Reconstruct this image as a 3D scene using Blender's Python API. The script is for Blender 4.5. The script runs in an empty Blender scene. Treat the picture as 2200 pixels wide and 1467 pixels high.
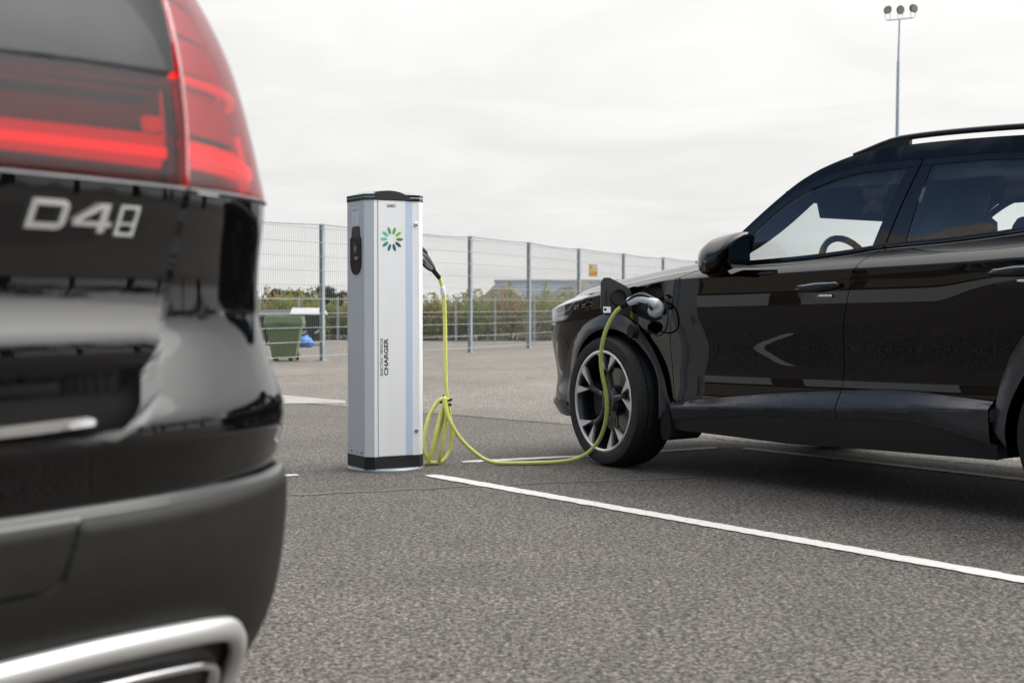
import bpy, bmesh, math, random
import numpy as np
from mathutils import Vector, Matrix, noise
from mathutils.geometry import delaunay_2d_cdt
R = math.radians
random.seed(7)
rng = np.random.default_rng(7)
S = bpy.context.scene
C = S.collection

# ------------------------------------------------------------------ camera
FPX, CAMH, HORIZON = 3056.0, 0.82, 655.0          # focal length in photo pixels, eye height, horizon row
cam_d = bpy.data.cameras.new('camera')
cam = bpy.data.objects.new('camera', cam_d); C.objects.link(cam)
cam.location = (0, 0, CAMH)
PITCH = math.atan((733.5 - HORIZON) / FPX)
cam.rotation_euler = (R(90) - PITCH, 0, 0)
cam_d.sensor_width = 36.0
cam_d.lens = 36.0 * FPX / 2200.0
cam_d.clip_start = 0.05; cam_d.clip_end = 3000
cam_d.dof.use_dof = True
cam_d.dof.focus_distance = 6.6
cam_d.dof.aperture_fstop = 5.2
S.camera = cam

# ------------------------------------------------------------------ sky and sun
SUN_AZ, SUN_EL = 80.0, 40.0                        # degrees right of the view axis, elevation
w = bpy.data.worlds.new('World'); S.world = w; w.use_nodes = True
nt = w.node_tree; nt.nodes.clear()
def N(tree, kind, **kw):
    n = tree.nodes.new(kind)
    for k, v in kw.items(): setattr(n, k, v)
    return n
sky = N(nt, 'ShaderNodeTexSky', sky_type='NISHITA', sun_disc=False)
sky.sun_elevation = R(SUN_EL); sky.sun_rotation = R(SUN_AZ); sky.air_density = 1.0; sky.dust_density = 1.2; sky.ozone_density = 1.5
sdir = Vector((math.sin(R(SUN_AZ)) * math.cos(R(SUN_EL)), math.cos(R(SUN_AZ)) * math.cos(R(SUN_EL)), math.sin(R(SUN_EL))))
tc = N(nt, 'ShaderNodeTexCoord')
sep = N(nt, 'ShaderNodeSeparateXYZ'); nt.links.new(tc.outputs['Generated'], sep.inputs[0])
def M(tree, op, a, b=None, c=None, clamp=False):
    if isinstance(c, bool): c, clamp = None, c
    n = tree.nodes.new('ShaderNodeMath'); n.operation = op; n.use_clamp = clamp
    for i, v in enumerate((a, b, c)):
        if v is None: continue
        if hasattr(v, 'is_output'): tree.links.new(v, n.inputs[i])
        else: n.inputs[i].default_value = v
    return n.outputs[0]
zc_ = M(nt, 'MAXIMUM', M(nt, 'ADD', sep.outputs[2], 0.12), 0.05)
comb = N(nt, 'ShaderNodeCombineXYZ')
nt.links.new(M(nt, 'DIVIDE', sep.outputs[0], zc_), comb.inputs[0])
nt.links.new(M(nt, 'DIVIDE', sep.outputs[1], zc_), comb.inputs[1])
def noise_n(tree, vec, scale, detail, rough=.55, dist=0.0, loc=(0, 0, 0), sc=(1, 1, 1)):
    m = N(tree, 'ShaderNodeMapping'); m.inputs['Location'].default_value = loc; m.inputs['Scale'].default_value = sc
    tree.links.new(vec, m.inputs[0])
    n = N(tree, 'ShaderNodeTexNoise'); n.inputs['Scale'].default_value = scale; n.inputs['Detail'].default_value = detail
    n.inputs['Roughness'].default_value = rough; n.inputs['Distortion'].default_value = dist
    tree.links.new(m.outputs[0], n.inputs[0]); return n.outputs[0]
def ramp(tree, fac, stops):
    n = N(tree, 'ShaderNodeValToRGB'); e = n.color_ramp.elements
    while len(e) < len(stops): e.new(.5)
    for x, (p, c) in zip(e, stops):
        x.position = p; x.color = (*(c if hasattr(c, '__len__') else (c, c, c)), 1)
    tree.links.new(fac, n.inputs[0]); return n.outputs[0]
dotn = N(nt, 'ShaderNodeVectorMath', operation='DOT_PRODUCT'); nt.links.new(tc.outputs['Generated'], dotn.inputs[0]); dotn.inputs[1].default_value = sdir
mu = dotn.outputs['Value']
n1 = noise_n(nt, comb.outputs[0], 0.62, 7, .58, .35, (3.1, 1.7, 0), (1.0, 1.5, 1))
n2 = noise_n(nt, comb.outputs[0], 1.15, 7, .58, .7, (0.3, 5.2, 0), (1.0, 1.25, 1))
# the cloud deck lies ahead and to the right; it breaks up into blue with wisps towards the left and behind
dk = N(nt, 'ShaderNodeVectorMath', operation='DOT_PRODUCT'); nt.links.new(tc.outputs['Generated'], dk.inputs[0]); dk.inputs[1].default_value = (.74, .62, .25)
cover = M(nt, 'ADD', M(nt, 'MULTIPLY_ADD', dk.outputs['Value'], .80, .36), M(nt, 'MULTIPLY_ADD', n1, 1.5, -.42))
mask = ramp(nt, cover, [(.30, 0), (.72, 1)])
aur = M(nt, 'POWER', M(nt, 'MAXIMUM', mu, 0.0), 10.0)          # thin cloud glows round the sun
base_l = M(nt, 'MULTIPLY_ADD', M(nt, 'POWER', M(nt, 'ABSOLUTE', mu), 1.6), 1.0, 4.75)
over = M(nt, 'MULTIPLY_ADD', M(nt, 'POWER', M(nt, 'MAXIMUM', sep.outputs[2], 0.0), 1.6), 2.2, 1.0)   # an overcast sky is brighter overhead than at the horizon
lum = M(nt, 'MULTIPLY', M(nt, 'MULTIPLY', M(nt, 'MULTIPLY_ADD', aur, 22.0, base_l), over), M(nt, 'MULTIPLY_ADD', n2, .36, .83))
ccol = N(nt, 'ShaderNodeMix', data_type='RGBA', blend_type='MULTIPLY'); ccol.inputs[0].default_value = 1
ccol.inputs[6].default_value = (1.0, .993, .978, 1)
lumc = N(nt, 'ShaderNodeCombineColor')
for i in range(3): nt.links.new(lum, lumc.inputs[i])
nt.links.new(lumc.outputs[0], ccol.inputs[7])
mx = N(nt, 'ShaderNodeMix', data_type='RGBA')
nt.links.new(mask, mx.inputs[0]); nt.links.new(sky.outputs[0], mx.inputs[6]); nt.links.new(ccol.outputs[2], mx.inputs[7])
bg = N(nt, 'ShaderNodeBackground'); bg.inputs[1].default_value = 0.14
nt.links.new(mx.outputs[2], bg.inputs[0])
wo = N(nt, 'ShaderNodeOutputWorld'); nt.links.new(bg.outputs[0], wo.inputs[0])

sun_d = bpy.data.lights.new('sun', 'SUN'); sun_d.energy = 0.6; sun_d.angle = R(50); sun_d.color = (1, .96, .90)
sun = bpy.data.objects.new('sun', sun_d); C.objects.link(sun)
sun.rotation_euler = (-sdir).to_track_quat('-Z', 'Y').to_euler()
S.view_settings.view_transform = 'Standard'; S.view_settings.look = 'None'; S.view_settings.gamma = 1; S.view_settings.use_curve_mapping = False
S.view_settings.exposure = 0.30

# ------------------------------------------------------------------ measuring helpers (photo pixel -> point of the place)
cp_, sp_ = math.cos(PITCH), math.sin(PITCH)
def ray(px, py):
    a = (px - 1100) / FPX; b = -(py - 733.5) / FPX
    return Vector((a, cp_ + b * sp_, -sp_ + b * cp_))
def onground(px, py, z=0.0):
    r = ray(px, py); return r * ((z - CAMH) / r.z) + Vector((0, 0, CAMH))
def at(px, py, Y):
    r = ray(px, py); return r * (Y / r.y) + Vector((0, 0, CAMH))

# ------------------------------------------------------------------ materials
MAT = {}
def mat(name, col=(.5, .5, .5), rough=.5, metal=0.0, spec=.5, coat=0.0, coat_rough=.03, emis=None, es=0.0):
    m = bpy.data.materials.new(name); m.use_nodes = True; t = m.node_tree
    b = t.nodes['Principled BSDF']
    b.inputs['Base Color'].default_value = (*col, 1); b.inputs['Roughness'].default_value = rough; b.inputs['Metallic'].default_value = metal
    b.inputs['Specular IOR Level'].default_value = spec
    b.inputs['Coat Weight'].default_value = coat; b.inputs['Coat Roughness'].default_value = coat_rough
    if emis: b.inputs['Emission Color'].default_value = (*emis, 1); b.inputs['Emission Strength'].default_value = es
    b.inputs['Coat IOR'].default_value = 1.45
    MAT[name] = m; return m
def obco(t): return N(t, 'ShaderNodeTexCoord').outputs['Object']
def vary(m, scale, amt, detail=4, rough_amt=0.0, bump=0.0, bscale=None, sc=(1, 1, 1)):
    """uneven tone, gloss and fine relief on a material"""
    t = m.node_tree; b = t.nodes['Principled BSDF']; oc = obco(t)
    base = tuple(b.inputs['Base Color'].default_value)[:3]
    n = noise_n(t, oc, scale, detail, .6, 0, sc=sc)
    c = ramp(t, n, [(.25, tuple(x * (1 - amt) for x in base)), (.75, tuple(min(1, x * (1 + amt)) for x in base))])
    t.links.new(c, b.inputs['Base Color'])
    if rough_amt:
        r0 = b.inputs['Roughness'].default_value
        t.links.new(M(t, 'MULTIPLY_ADD', n, 2 * rough_amt, r0 - rough_amt), b.inputs['Roughness'])
    if bump:
        bn = N(t, 'ShaderNodeBump'); bn.inputs['Strength'].default_value = bump; bn.inputs['Distance'].default_value = .002
        t.links.new(noise_n(t, oc, bscale or scale * 8, 3), bn.inputs['Height']); t.links.new(bn.outputs[0], b.inputs['Normal'])
    return m
mat('paint_black', (.0018, .0018, .0021), .5, 0, 0, 1.0, .008)
mat('paint_black_b', (.002, .002, .0021), .5, 0, 0, 1.0, .015)
mat('gloss_black', (.006, .006, .007), .08, 0, .5)
vary(mat('cladding', (.032, .032, .035), .20, 0, .5), 30, .15, 3, .05, .05, 500)
vary(mat('cladding_matte', (.011, .0105, .0095), .5, 0, .16), 40, .12, 3, .05, .10, 700)
mat('black_plastic', (.012, .012, .012), .45, 0, .4)
mat('black_rubber', (.010, .010, .010), .75, 0, .3)
mat('interior', (.020, .020, .021), .7, 0, .3)
mat('headliner', (.03, .03, .03), .9, 0, .2)
mat('chrome', (.85, .85, .86), .10, 1.0)
mat('mirror_dark_reflection', (.13, .14, .15), .03, 1.0)  # mirror pane: dark reflection of the car's side put into the metal colour
mat('satin_silver', (.62, .62, .61), .34, .75)
mat('rim_silver', (.78, .75, .71), .36, .6)
mat('rim_dark', (.012, .0125, .015), .22, .0, .5, .3, .10)
mat('disc', (.30, .28, .26), .40, .9)
mat('copper', (.45, .20, .07), .35, .9)
mat('shutline', (.003, .003, .003), .8, 0, .1)
mat('lens_red', (.19, .002, .004), .3, 0, 0, .8, .01)
mat('lens_dark_red', (.022, .0008, .0012), .3, 0, 0, .16, .01)
mat('lamp_housing', (.045, .04, .042), .25); mat('lamp_reflector', (.50, .46, .46), .3, .3)
mat('lamp_strip', (.36, .002, .0015),   .3, 0, 0, .2, .02, (1, .02, .012), .75)
mat('lens_cell', (.11, .022, .022), .3, 0, .1, .8, .02); mat('lens_pale', (.26, .012, .012), .3, 0, 0, 1.0, .01)
mat('lens_edge', (.40, .006, .006), .3, 0, 0, 1.0, .02)
mat('lamp_strip_hot', (.5, .01, .006), .3, 0, 0, .2, .02, (1, .05, .03), 1.7)
mat('white_plastic', (.75, .76, .78), .35)
mat('cable_yellow', (.58, .60, .16), .45); vary(MAT['cable_yellow'], 60, .10, 3)
mat('white_label', (.72, .73, .74), .5)
mat('ink', (.012, .012, .013), .5)
mat('galv', (.27, .30, .31), .5, .35); vary(MAT['galv'], 9, .18, 4, .08)
mat('wire', (.30, .31, .30), .5, .4)
mat('green_bin', (.11, .155, .06), .5); vary(MAT['green_bin'], 5, .12)
mat('dark_bin', (.018, .024, .022), .5)
mat('grey_lid', (.36, .37, .37), .45)
mat('blue_bag', (.03, .15, .42), .35)
mat('sign_yellow', (.75, .58, .14), .5); mat('sign_orange', (.72, .22, .05), .5); mat('sign_grey', (.45, .46, .47), .5)
mat('hall_far', (.42, .47, .53), .7)
mat('lamp_glass', (.38, .34, .30), .25)
mat('mast', (.36, .40, .43), .45, .5)
mat('bark', (.10, .075, .05), .9)
def mglass(name, tint, ior=1.5, rough=0.0, fk=1.6):
    m = bpy.data.materials.new(name); m.use_nodes = True; t = m.node_tree; t.nodes.clear()
    tr = N(t, 'ShaderNodeBsdfTransparent'); tr.inputs[0].default_value = (*tint, 1)
    gl = N(t, 'ShaderNodeBsdfGlossy'); gl.inputs['Roughness'].default_value = rough; gl.inputs[0].default_value = (.95, .97, 1, 1)
    fr = N(t, 'ShaderNodeFresnel'); ge = N(t, 'ShaderNodeNewGeometry'); t.links.new(M(t, 'MULTIPLY_ADD', ge.outputs['Backfacing'], 1 / ior - ior, ior), fr.inputs[0])
    mxs = N(t, 'ShaderNodeMixShader'); t.links.new(M(t, 'MULTIPLY', fr.outputs[0], fk, clamp=True), mxs.inputs[0])
    t.links.new(tr.outputs[0], mxs.inputs[1]); t.links.new(gl.outputs[0], mxs.inputs[2])
    o = N(t, 'ShaderNodeOutputMaterial'); t.links.new(mxs.outputs[0], o.inputs[0]); MAT[name] = m; return m
mglass('glass_side', (.95, .985, .97)); mglass('glass_screen', (.96, .985, .975)); mglass('glass_dark', (.10, .11, .11), fk=.4); mglass('lens_glass_dark', (.40, .010, .013), fk=.28); mglass('lens_glass', (.60, .022, .026), fk=.8); mglass('lens_clear', (.45, .46, .48))
# brushed aluminium of the charging post
m = mat('alu', (.70, .705, .71), .42, .15, .5); t = m.node_tree
oc = obco(t); n = noise_n(t, oc, 60, 3, sc=(1, 1, .02)); b = t.nodes['Principled BSDF']
t.links.new(M(t, 'MULTIPLY_ADD', n, .16, .34), b.inputs['Roughness'])
t.links.new(ramp(t, noise_n(t, oc, 7, 6, .65, .3, sc=(1, 1, .22)), [(.22, (.655, .65, .64)), (.5, (.70, .705, .71)), (.8, (.715, .72, .725))]), b.inputs['Base Color'])
m = mat('alu_dark', (.58, .595, .62), .40, .25, .5)
m = mat('alu_sky_reflection', (.44, .53, .65), .38, .15, .5)  # trim band: the blue sky it mirrors is put into the colour
# asphalt
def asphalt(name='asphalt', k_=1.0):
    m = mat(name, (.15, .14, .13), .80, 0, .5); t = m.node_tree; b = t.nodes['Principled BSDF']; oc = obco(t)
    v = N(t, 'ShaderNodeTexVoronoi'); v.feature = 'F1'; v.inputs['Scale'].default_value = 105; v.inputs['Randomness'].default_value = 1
    wv = N(t, 'ShaderNodeTexNoise'); wv.inputs['Scale'].default_value = 90; wv.inputs['Detail'].default_value = 2; t.links.new(oc, wv.inputs[0])
    mixv = N(t, 'ShaderNodeVectorMath', operation='MULTIPLY_ADD'); t.links.new(wv.outputs[1], mixv.inputs[0]); mixv.inputs[1].default_value = (.006,) * 3; t.links.new(oc, mixv.inputs[2])
    t.links.new(mixv.outputs[0], v.inputs[0])
    stone = ramp(t, v.outputs['Color'], [(.0, (.066, .056, .047)), (.45, (.128, .111, .095)), (.8, (.195, .170, .146)), (1.0, (.31, .27, .225))])
    gap = ramp(t, v.outputs['Distance'], [(.38, 1), (.72, .28)])
    pits = ramp(t, noise_n(t, oc, 55, 5, .72), [(.41, .05), (.50, 1)])
    big = ramp(t, noise_n(t, oc, .55, 6, .62, .6), [(.3, .72), (.7, 1.18)])
    mid = ramp(t, noise_n(t, oc, 4.0, 6, .68, .5), [(.28, .70), (.45, .97), (.72, 1.14)])
    def mul(a, bb):
        x = N(t, 'ShaderNodeMix', data_type='RGBA', blend_type='MULTIPLY'); x.inputs[0].default_value = 1
        t.links.new(a, x.inputs[6]); t.links.new(bb, x.inputs[7]); return x.outputs[2]
    col = mul(mul(mul(mul(stone, gap), pits), big), mid)
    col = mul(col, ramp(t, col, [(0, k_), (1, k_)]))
    t.links.new(col, b.inputs['Base Color'])
    bn = N(t, 'ShaderNodeBump'); bn.inputs['Strength'].default_value = .8; bn.inputs['Distance'].default_value = .004
    h = M(t, 'ADD', M(t, 'MULTIPLY', gap, .6), M(t, 'MULTIPLY', pits, .6)); t.links.new(h, bn.inputs['Height'])
    t.links.new(bn.outputs[0], b.inputs['Normal'])
    return m
asphalt()
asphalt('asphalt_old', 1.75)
def paintline():
    m = mat('road_paint', (.52, .51, .485), .6, 0, .4); t = m.node_tree; b = t.nodes['Principled BSDF']; oc = obco(t)
    wear = ramp(t, noise_n(t, oc, 40, 6, .7), [(.30, (.16, .15, .135)), (.40, (.46, .45, .425)), (.7, (.54, .53, .505))])
    t.links.new(wear, b.inputs['Base Color'])
    bn = N(t, 'ShaderNodeBump'); bn.inputs['Strength'].default_value = .35; bn.inputs['Distance'].default_value = .003
    t.links.new(noise_n(t, oc, 160, 3), bn.inputs['Height']); t.links.new(bn.outputs[0], b.inputs['Normal'])
paintline()
vary(mat('concrete', (.24, .23, .21), .8), 6, .15, 6, 0, .3, 90)
mat('crack', (.02, .018, .016), .95, 0, .1)
mat('tar', (.092, .083, .073), .85, 0, .3)
def leafmat(name, a, bcol):
    m = mat(name, a, .7, 0, .08); t = m.node_tree; b = t.nodes['Principled BSDF']
    n = noise_n(t, obco(t), 5.0, 4, .6)
    t.links.new(ramp(t, n, [(.3, a), (.7, bcol)]), b.inputs['Base Color'])
    b.inputs['Subsurface Weight'].default_value = 0
    tl = N(t, 'ShaderNodeBsdfTranslucent'); tl.inputs[0].default_value = (*[min(1, x * 1.3) for x in bcol], 1)
    mxs = N(t, 'ShaderNodeMixShader'); mxs.inputs[0].default_value = .30
    o = t.nodes['Material Output']; t.links.new(b.outputs[0], mxs.inputs[1]); t.links.new(tl.outputs[0], mxs.inputs[2]); t.links.new(mxs.outputs[0], o.inputs[0])
leafmat('leaf_olive', (.15, .15, .045), (.29, .27, .095)); leafmat('leaf_green', (.115, .145, .035), (.22, .245, .075)); leafmat('leaf_brown', (.18, .135, .055), (.31, .23, .105)); leafmat('leaf_pine', (.012, .022, .010), (.028, .042, .02))
m = vary(mat('rubble', (.105, .092, .08), .95), 2.5, .45, 8, 0, .8, 9)

# ------------------------------------------------------------------ mesh helpers
class MB:
    """collects shapes; build() links them as one mesh object"""
    def __init__(s): s.v = []; s.f = []; s.mi = []
    def add(s, vs, fs, mi=0):
        o = len(s.v); s.v += [tuple(p) for p in vs]; s.f += [tuple(i + o for i in f) for f in fs]; s.mi += [mi] * len(fs)
    def box(s, c, d, rot=None, mi=0, bev=0.0):
        hx, hy, hz = d[0] / 2, d[1] / 2, d[2] / 2
        if bev > 0:
            bm = bmesh.new(); bmesh.ops.create_cube(bm, size=1.0)
            for v in bm.verts: v.co = Vector((v.co.x * d[0], v.co.y * d[1], v.co.z * d[2]))
            bmesh.ops.bevel(bm, geom=list(bm.edges), offset=bev, segments=2, affect='EDGES', profile=.5)
            vs = [v.co.copy() for v in bm.verts]; bm.verts.index_update(); fs = [[v.index for v in f.verts] for f in bm.faces]; bm.free()
        else:
            vs = [Vector((x, y, z)) for x in (-hx, hx) for y in (-hy, hy) for z in (-hz, hz)]
            fs = [(0, 1, 3, 2), (4, 6, 7, 5), (0, 4, 5, 1), (2, 3, 7, 6), (0, 2, 6, 4), (1, 5, 7, 3)]
        if rot is not None: vs = [rot @ v for v in vs]
        s.add([v + Vector(c) for v in vs], fs, mi)
    def tube(s, pts, rad, n=8, cap=True, mi=0, up=None):
        pts = [Vector(p) for p in pts]; k = len(pts)
        if isinstance(rad, tuple) or not hasattr(rad, '__len__'): rad = [rad] * k
        tg = [(pts[min(i + 1, k - 1)] - pts[max(i - 1, 0)]).normalized() for i in range(k)]
        a = Vector(up) if up else (Vector((0, 0, 1)) if abs(tg[0].z) < .9 else Vector((1, 0, 0)))
        x = (a - tg[0] * a.dot(tg[0])).normalized(); vs = []; fs = []
        for i in range(k):
            x = (x - tg[i] * x.dot(tg[i])).normalized(); y = tg[i].cross(x)
            r = rad[i]; ra, rb = r if hasattr(r, '__len__') else (r, r)
            for j in range(n):
                th = 2 * math.pi * j / n; vs.append(pts[i] + x * (ra * math.cos(th)) + y * (rb * math.sin(th)))
        for i in range(k - 1):
            for j in range(n): fs.append((i * n + j, i * n + (j + 1) % n, (i + 1) * n + (j + 1) % n, (i + 1) * n + j))
        if cap: fs.append(tuple(range(n))[::-1]); fs.append(tuple((k - 1) * n + j for j in range(n)))
        s.add(vs, fs, mi)
    def lathe(s, prof, n=48, axis='Y', c=(0, 0, 0), mi=0, closed=False):
        vs = []; fs = []; k = len(prof)
        for j in range(n):
            th = 2 * math.pi * j / n
            for r, h in prof:
                p = (r * math.cos(th), h, r * math.sin(th)) if axis == 'Y' else (r * math.cos(th), r * math.sin(th), h)
                vs.append(Vector(p) + Vector(c))
        kk = k if closed else k - 1
        for j in range(n):
            for i in range(kk):
                a, b2 = j * k + i, j * k + (i + 1) % k; c2, d2 = ((j + 1) % n) * k + (i + 1) % k, ((j + 1) % n) * k + i
                fs.append((a, b2, c2, d2))
        s.add(vs, fs, mi)
    def prism(s, poly, z0, z1, fn=None, mi=0):
        """polygon in (a,b) pushed from z0 to z1; fn maps (a,b,z)->point"""
        fn = fn or (lambda a, b2, z: Vector((a, b2, z))); k = len(poly)
        vs = [fn(a, b2, z0) for a, b2 in poly] + [fn(a, b2, z1) for a, b2 in poly]
        fs = [tuple(range(k))[::-1], tuple(range(k, 2 * k))] + [(i, (i + 1) % k, k + (i + 1) % k, k + i) for i in range(k)]
        s.add(vs, fs, mi)
    def build(s, name, mats, parent=None, smooth=False, sharp=None, fix=True):
        me = bpy.data.meshes.new(name); me.from_pydata(s.v, [], s.f)
        for mm in (mats if isinstance(mats, (list, tuple)) else [mats]): me.materials.append(MAT[mm])
        me.polygons.foreach_set('material_index', s.mi)
        if fix:
            bm = bmesh.new(); bm.from_mesh(me); bmesh.ops.recalc_face_normals(bm, faces=bm.faces); bm.to_mesh(me); bm.free()
        if smooth:
            me.polygons.foreach_set('use_smooth', [True] * len(me.polygons))
            if sharp: me.set_sharp_from_angle(angle=R(sharp))
        return link(name, me, parent)
def link(name, me, parent=None):
    o = bpy.data.objects.new(name, me); C.objects.link(o); o.parent = parent; return o
def tag(o, label=None, cat=None, group=None, kind=None):
    for k, v in (('label', label), ('category', cat), ('group', group), ('kind', kind)):
        if v: o[k] = v
    return o
def thing(name, label, cat, loc=(0, 0, 0), rz=0.0, group=None):
    o = bpy.data.objects.new(name, None); C.objects.link(o); o.location = loc; o.rotation_euler = (0, 0, rz); o.empty_display_size = .1
    return tag(o, label, cat, group)
def text_mesh(txt, size, bold=0.0, depth=0.0, xs=1.0):
    cu = bpy.data.curves.new('t', 'FONT'); cu.body = txt; cu.size = size; cu.offset = bold; cu.extrude = depth; cu.align_x = 'LEFT'; cu.resolution_u = 3
    o = bpy.data.objects.new('t', cu); C.objects.link(o); bpy.context.view_layer.update()
    me = bpy.data.meshes.new_from_object(o.evaluated_get(bpy.context.evaluated_depsgraph_get()))
    vs = [Vector((v.co.x * xs, v.co.y, v.co.z)) for v in me.vertices]; fs = [tuple(p.vertices) for p in me.polygons]
    bpy.data.objects.remove(o); bpy.data.curves.remove(cu); bpy.data.meshes.remove(me)
    return vs, fs
def fit_text(txt, w, h, **kw):
    """text scaled to the box w x h, lower left corner at 0,0"""
    vs, fs = text_mesh(txt, 1.0, **kw)
    x0, x1 = min(v.x for v in vs), max(v.x for v in vs); y0, y1 = min(v.y for v in vs), max(v.y for v in vs)
    return [((v.x - x0) / (x1 - x0) * w, (v.y - y0) / (y1 - y0) * h, v.z) for v in vs], fs
def catmull(pts, n=8):
    P = [Vector(p) for p in pts]; Q = [2 * P[0] - P[1]] + P + [2 * P[-1] - P[-2]]; out = []
    for i in range(1, len(Q) - 2):
        for k in range(n):
            t_ = k / n; a, b2, c2, d2 = Q[i - 1:i + 3]
            out.append(.5 * ((2 * b2) + (c2 - a) * t_ + (2 * a - 5 * b2 + 4 * c2 - d2) * t_ ** 2 + (3 * b2 - a - 3 * c2 + d2) * t_ ** 3))
    out.append(P[-1]); return out

# ------------------------------------------------------------------ ground
def sheet(name, pts, z, mname, label=None):
    mb = MB(); mb.add([(p[0], p[1], z) for p in pts], [tuple(range(len(pts)))])
    o = mb.build(name, mname, fix=False); 
    if o.data.polygons[0].normal.z < 0: o.data.flip_normals()
    return tag(o, label, None, None, 'structure')
sheet('ground', [(-900, -200), (900, -200), (900, 1500), (-900, 1500)], 0, 'asphalt', 'worn grey asphalt of the car park')
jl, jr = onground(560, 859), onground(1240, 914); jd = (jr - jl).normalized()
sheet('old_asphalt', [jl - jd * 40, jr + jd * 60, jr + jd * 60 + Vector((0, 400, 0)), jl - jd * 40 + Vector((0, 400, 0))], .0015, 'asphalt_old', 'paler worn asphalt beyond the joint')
def band(name, path, width, z, mname, label, jag=0.0, seed=1, taper=False):
    """a narrow strip of paint or a crack along a path on the ground, with uneven edges"""
    rnd = random.Random(seed); P = []
    for i in range(len(path) - 1):
        a, b2 = Vector(path[i][:2]), Vector(path[i + 1][:2]); k = max(2, int((b2 - a).length / .03))
        P += [a.lerp(b2, j / k) for j in range(k)]
    P.append(Vector(path[-1][:2])); L, Rr = [], []
    for i, p in enumerate(P):
        d = (P[min(i + 1, len(P) - 1)] - P[max(i - 1, 0)]).normalized(); nn = Vector((-d.y, d.x)); e = min(i, len(P) - 1 - i)
        ww = width / 2 * (min(1, .6 + e * .2) if taper else 1)
        L.append(p + nn * (ww + rnd.uniform(-jag, jag))); Rr.append(p - nn * (ww + rnd.uniform(-jag, jag)))
    k = len(P); mb = MB(); mb.add([(*p, z) for p in L] + [(*p, z) for p in Rr], [(i, k + i, k + i + 1, i + 1) for i in range(k - 1)])
    o = mb.build(name, mname, fix=False)
    return tag(o, label, None, None, 'structure')
g = lambda x, y: onground(x, y)
nl0, nl1 = g(922, 1022.5), g(1640, 1150)
dl = (g(2200, 1247) - g(990, 1033)).normalized()
nl = g(990, 1033)
band('parking_line', [nl - dl * .27, nl + dl * 5.2], .088, .0038, 'road_paint', 'white bay line running from the charging post past the camera', .005, 3, True)
band('parking_line', [g(993, 993), g(1250, 980.5), g(1540, 962)], .085, .0038, 'road_paint', 'white line across the head of the bay under the front wheel', .005, 4, True)
fl = g(1600, 963.5)
band('parking_line', [fl, fl + dl * 4.2], .085, .0038, 'road_paint', 'white bay line beyond the far side of the black crossover', .005, 5, True)
band('parking_line', [g(640, 1021), g(520, 1026), g(300, 1036)], .085, .0038, 'road_paint', 'short end of a white line beside the tail of the near car', .005, 6, True)
def wob(a, b2, n_, amp, seed):
    rnd = random.Random(seed); a = Vector(a[:2]); b2 = Vector(b2[:2]); d = (b2 - a).normalized(); nn = Vector((-d.y, d.x)); o = 0; out = []
    for i in range(n_ + 1): o = o * .8 + rnd.uniform(-amp, amp); out.append(a.lerp(b2, i / n_) + nn * o)
    return out
band('asphalt_crack', wob(g(560, 859), g(1240, 914), 60, .012, 2), .014, .0026, 'crack', 'dark crack across the asphalt behind the charging post', .006, 11)
band('asphalt_crack', wob(g(1240, 914), g(2250, 1012), 90, .012, 8), .012, .0026, 'crack', 'dark crack running on beneath the black crossover', .006, 12)
band('asphalt_seam', wob(g(590, 1064), g(1500, 1024), 60, .014, 4), .045, .0021, 'tar', 'faint dark seam in the asphalt in front of the charging post', .014, 13)
band('asphalt_crack', wob(g(560, 812), g(790, 800), 40, .03, 9), .05, .0023, 'tar', 'faint dark streak in the far asphalt left of the charging post', .015, 14)
band('asphalt_crack', wob(g(960, 792), g(1300, 786), 40, .03, 10), .05, .0023, 'tar', 'faint dark streak in the far asphalt right of the charging post', .015, 15)
sheet('concrete_strip', [g(430, 833), g(742, 861), g(742, 866), g(430, 869)], .0032, 'concrete', 'pale concrete strip in the asphalt left of the charging post')

# ------------------------------------------------------------------ body surfaces: a plan outline with a section profile
def spline(pts, n=24):
    P = np.array(pts, float); out = []; Q = np.vstack([2 * P[0] - P[1], P, 2 * P[-1] - P[-2]])
    for i in range(1, len(Q) - 2):
        p0, p1, p2, p3 = Q[i - 1:i + 3]; a = lambda u, v: max(np.linalg.norm(v - u) ** .5, 1e-9)
        t0 = 0; t1 = t0 + a(p0, p1); t2 = t1 + a(p1, p2); t3 = t2 + a(p2, p3)
        for t_ in np.linspace(t1, t2, n, endpoint=False):
            A1 = (t1 - t_) / (t1 - t0) * p0 + (t_ - t0) / (t1 - t0) * p1; A2 = (t2 - t_) / (t2 - t1) * p1 + (t_ - t1) / (t2 - t1) * p2; A3 = (t3 - t_) / (t3 - t2) * p2 + (t_ - t2) / (t3 - t2) * p3
            B1 = (t2 - t_) / (t2 - t0) * A1 + (t_ - t0) / (t2 - t0) * A2; B2 = (t3 - t_) / (t3 - t1) * A2 + (t_ - t1) / (t3 - t1) * A3
            out.append((t2 - t_) / (t2 - t1) * B1 + (t_ - t1) / (t2 - t1) * B2)
    out.append(P[-1]); return np.array(out)
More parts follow.
